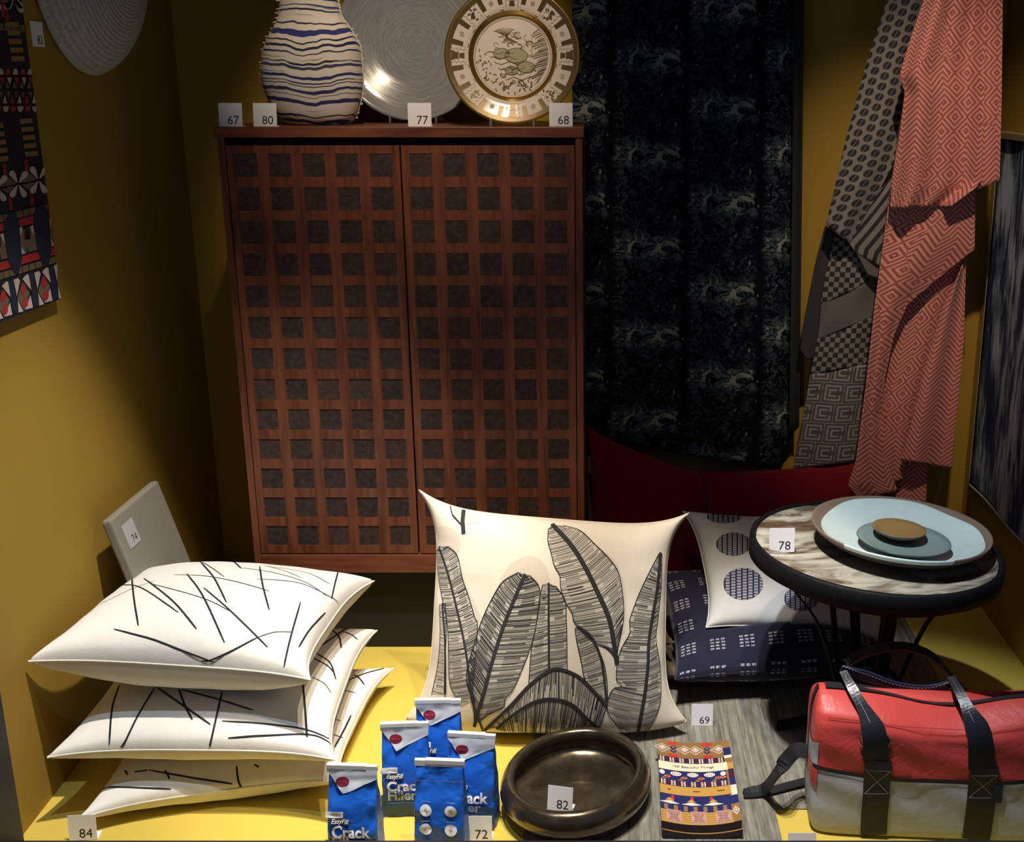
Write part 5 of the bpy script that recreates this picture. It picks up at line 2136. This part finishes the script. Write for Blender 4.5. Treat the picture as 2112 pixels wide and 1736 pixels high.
end_patch(.12, .125, .165, .175, 2)
end_patch(.10, .085, .135, .125, 3)
pr.build('trim_strips', [M_web, plain('coral_seam', (.30, .02, .02), .6), M_sail, M_coral], bag)
# zipper tape along the top ridge
b = MB()
xs = np.linspace(BX0 + .022, BX1 - .022, 40)
b.band([Vector((x, bcy, 0)) + Vector((0, 0, float(bag_p(np.array([bag_th(x)]), np.array([.2475]))[0][2]) + .0015)) for x in xs], .020, .0016, (0, 1, 0))
b.build('zipper', M_web, bag)
# webbing bands on the front
for (xa_, xb_) in ((1787, 1841), (1999, 2056)):
    xw = at((xa_ + xb_) / 2, 1640, BY0).x
    ww = at(xb_, 1640, BY0).x - at(xa_, 1640, BY0).x
    th = bag_th(xw)
    P, N = bag_surf(np.array([(th, z_) for z_ in np.linspace(.004, .152, 24)]))
    b = MB()
    b.band([Vector(p) + Vector(n) * .002 for p, n in zip(P, N)], float(ww), .0022, (1, 0, 0))
    wb = b.build('webbing_strap', M_web, bag)
    # stitched box with a cross
    p2 = Print(lambda uv, xw=xw: (lambda th_: (lambda PN: (PN[0] + PN[1] * .0044, PN[1]))(bag_surf(np.stack([th_, uv[:, 1]], -1))))(np.array([bag_th(xw + q) for q in uv[:, 0]])), .0002)
    h = float(ww) / 2 * .9
    zl, zh = .088, .134
    for A, B in (((-h, zh), (h, zh)), ((-h, zl), (h, zl)), ((-h, zl), (h, zh)), ((-h, zh), (h, zl))):
        p2.line(np.array([(A[0] * (1 - t) + B[0] * t, A[1] * (1 - t) + B[1] * t) for t in np.linspace(0, 1, 8)]), .0007, 0, 0)
    p2.build('stitching', [M_st], wb)
    if xa_ < 1900:
        b = MB()
        c0 = at(1813, 1533, BY0 - .003)
        b.tube([c0 + Vector((.0255 * math.cos(t), 0, .016 * math.sin(t))) for t in np.linspace(0, 2 * math.pi, 33)], .0018, 8, close=False)
        b.build('ring', M_steel, bag, True)
# small label at the right strap
b = MB()
la, lb = at(2052, 1612, BY0 - .003), at(2069, 1650, BY0 - .003)
b.box(la.x, lb.x, BY0 - .0042, BY0 - .002, lb.z, la.z, 0)
q_ = .0016
b.box(la.x + q_, lb.x - q_, BY0 - .0046, BY0 - .0042, lb.z + q_, la.z - q_, 1)
b.build('side_label', [M_navyl, plain('label_navy', (.010, .014, .03), .7)], bag)
# front handle: two risers and a sagging grip
ml = spline([at(1815, 1572, BY0 - .004), at(1812, 1520, BY0 - .006), at(1795, 1480, 1.712), at(1765, 1430, 1.742), at(1740, 1390, 1.78)], 30)
mr = spline([at(2030, 1580, BY0 - .004), at(2026, 1515, BY0 - .006), at(2005, 1470, 1.712), at(1983, 1430, 1.742), at(1960, 1395, 1.78)], 30)
gr_ = spline([at(1738, 1384, 1.782), at(1790, 1400, 1.786), at(1850, 1419, 1.786), at(1910, 1423, 1.786), at(1962, 1408, 1.782)], 30)
for pth in (ml, mr):
    fh = MB()
    fh.band([Vector(p) for p in pth], [float(x) for x in np.interp(np.linspace(0, 1, 30), [0, .35, .6, 1], [.044, .038, .019, .013])], .003, (1, 0, .25))
    fh.build('handle_strap', M_leath, bag)
b = MB()
b.band([Vector(p) for p in gr_], [float(x) for x in np.interp(np.linspace(0, 1, 30), [0, .2, .8, 1], [.012, .022, .020, .012])], .004, (0, -.3, 1))
b.build('handle_grip', M_navyl, bag)
st = MB()
for (pa_, off, amp) in ((gr_, Vector((0, -.004, .006)), .0014), (ml[12:29], Vector((0, -.0028, 0)), .0008), (mr[12:29], Vector((0, -.0028, 0)), .0008)):
    q = lin(pa_, 64)
    st.tube([Vector(p) + off + Vector((0, 0, amp if i % 2 else -amp)) for i, p in enumerate(q)], .0005, 4)
st.build('handle_stitching', M_st, bag)
bh = spline([at(1742, 1396, 1.845), at(1752, 1366, 1.848), at(1800, 1343, 1.852), at(1860, 1335, 1.854), at(1915, 1352, 1.852), at(1950, 1388, 1.848), at(1985, 1425, 1.846), at(2010, 1450, 1.846)], 44)
b = MB()
b.band([Vector(p) for p in bh], .022, .004, (0, 1, .25))
b.build('back_handle', M_leath, bag)
# shoulder strap trailing on the floor
sp_ = spline([(BX0 + .002, 1.80, .105), at(1640, 1560, 1.79), at(1610, 1600, 1.755), on_z(1575, 1640, .016), on_z(1545, 1650, .007), on_z(1532, 1652, .005)], 34)
b = MB()
b.band([Vector(p) for p in sp_], .026, .0035, [(0.05, .9, .9 * (1 - i / 33) + .05) for i in range(34)])
sp2 = spline([on_z(1533, 1654, .0062), on_z(1570, 1648, .0075), on_z(1620, 1632, .009), on_z(1664, 1618, .010)], 20)
b.band([Vector(p) for p in sp2], .020, .003, (0.1, 1, 0))
b.build('shoulder_strap', M_web, bag)

bag.rotation_euler = (0, 0, math.radians(-4))
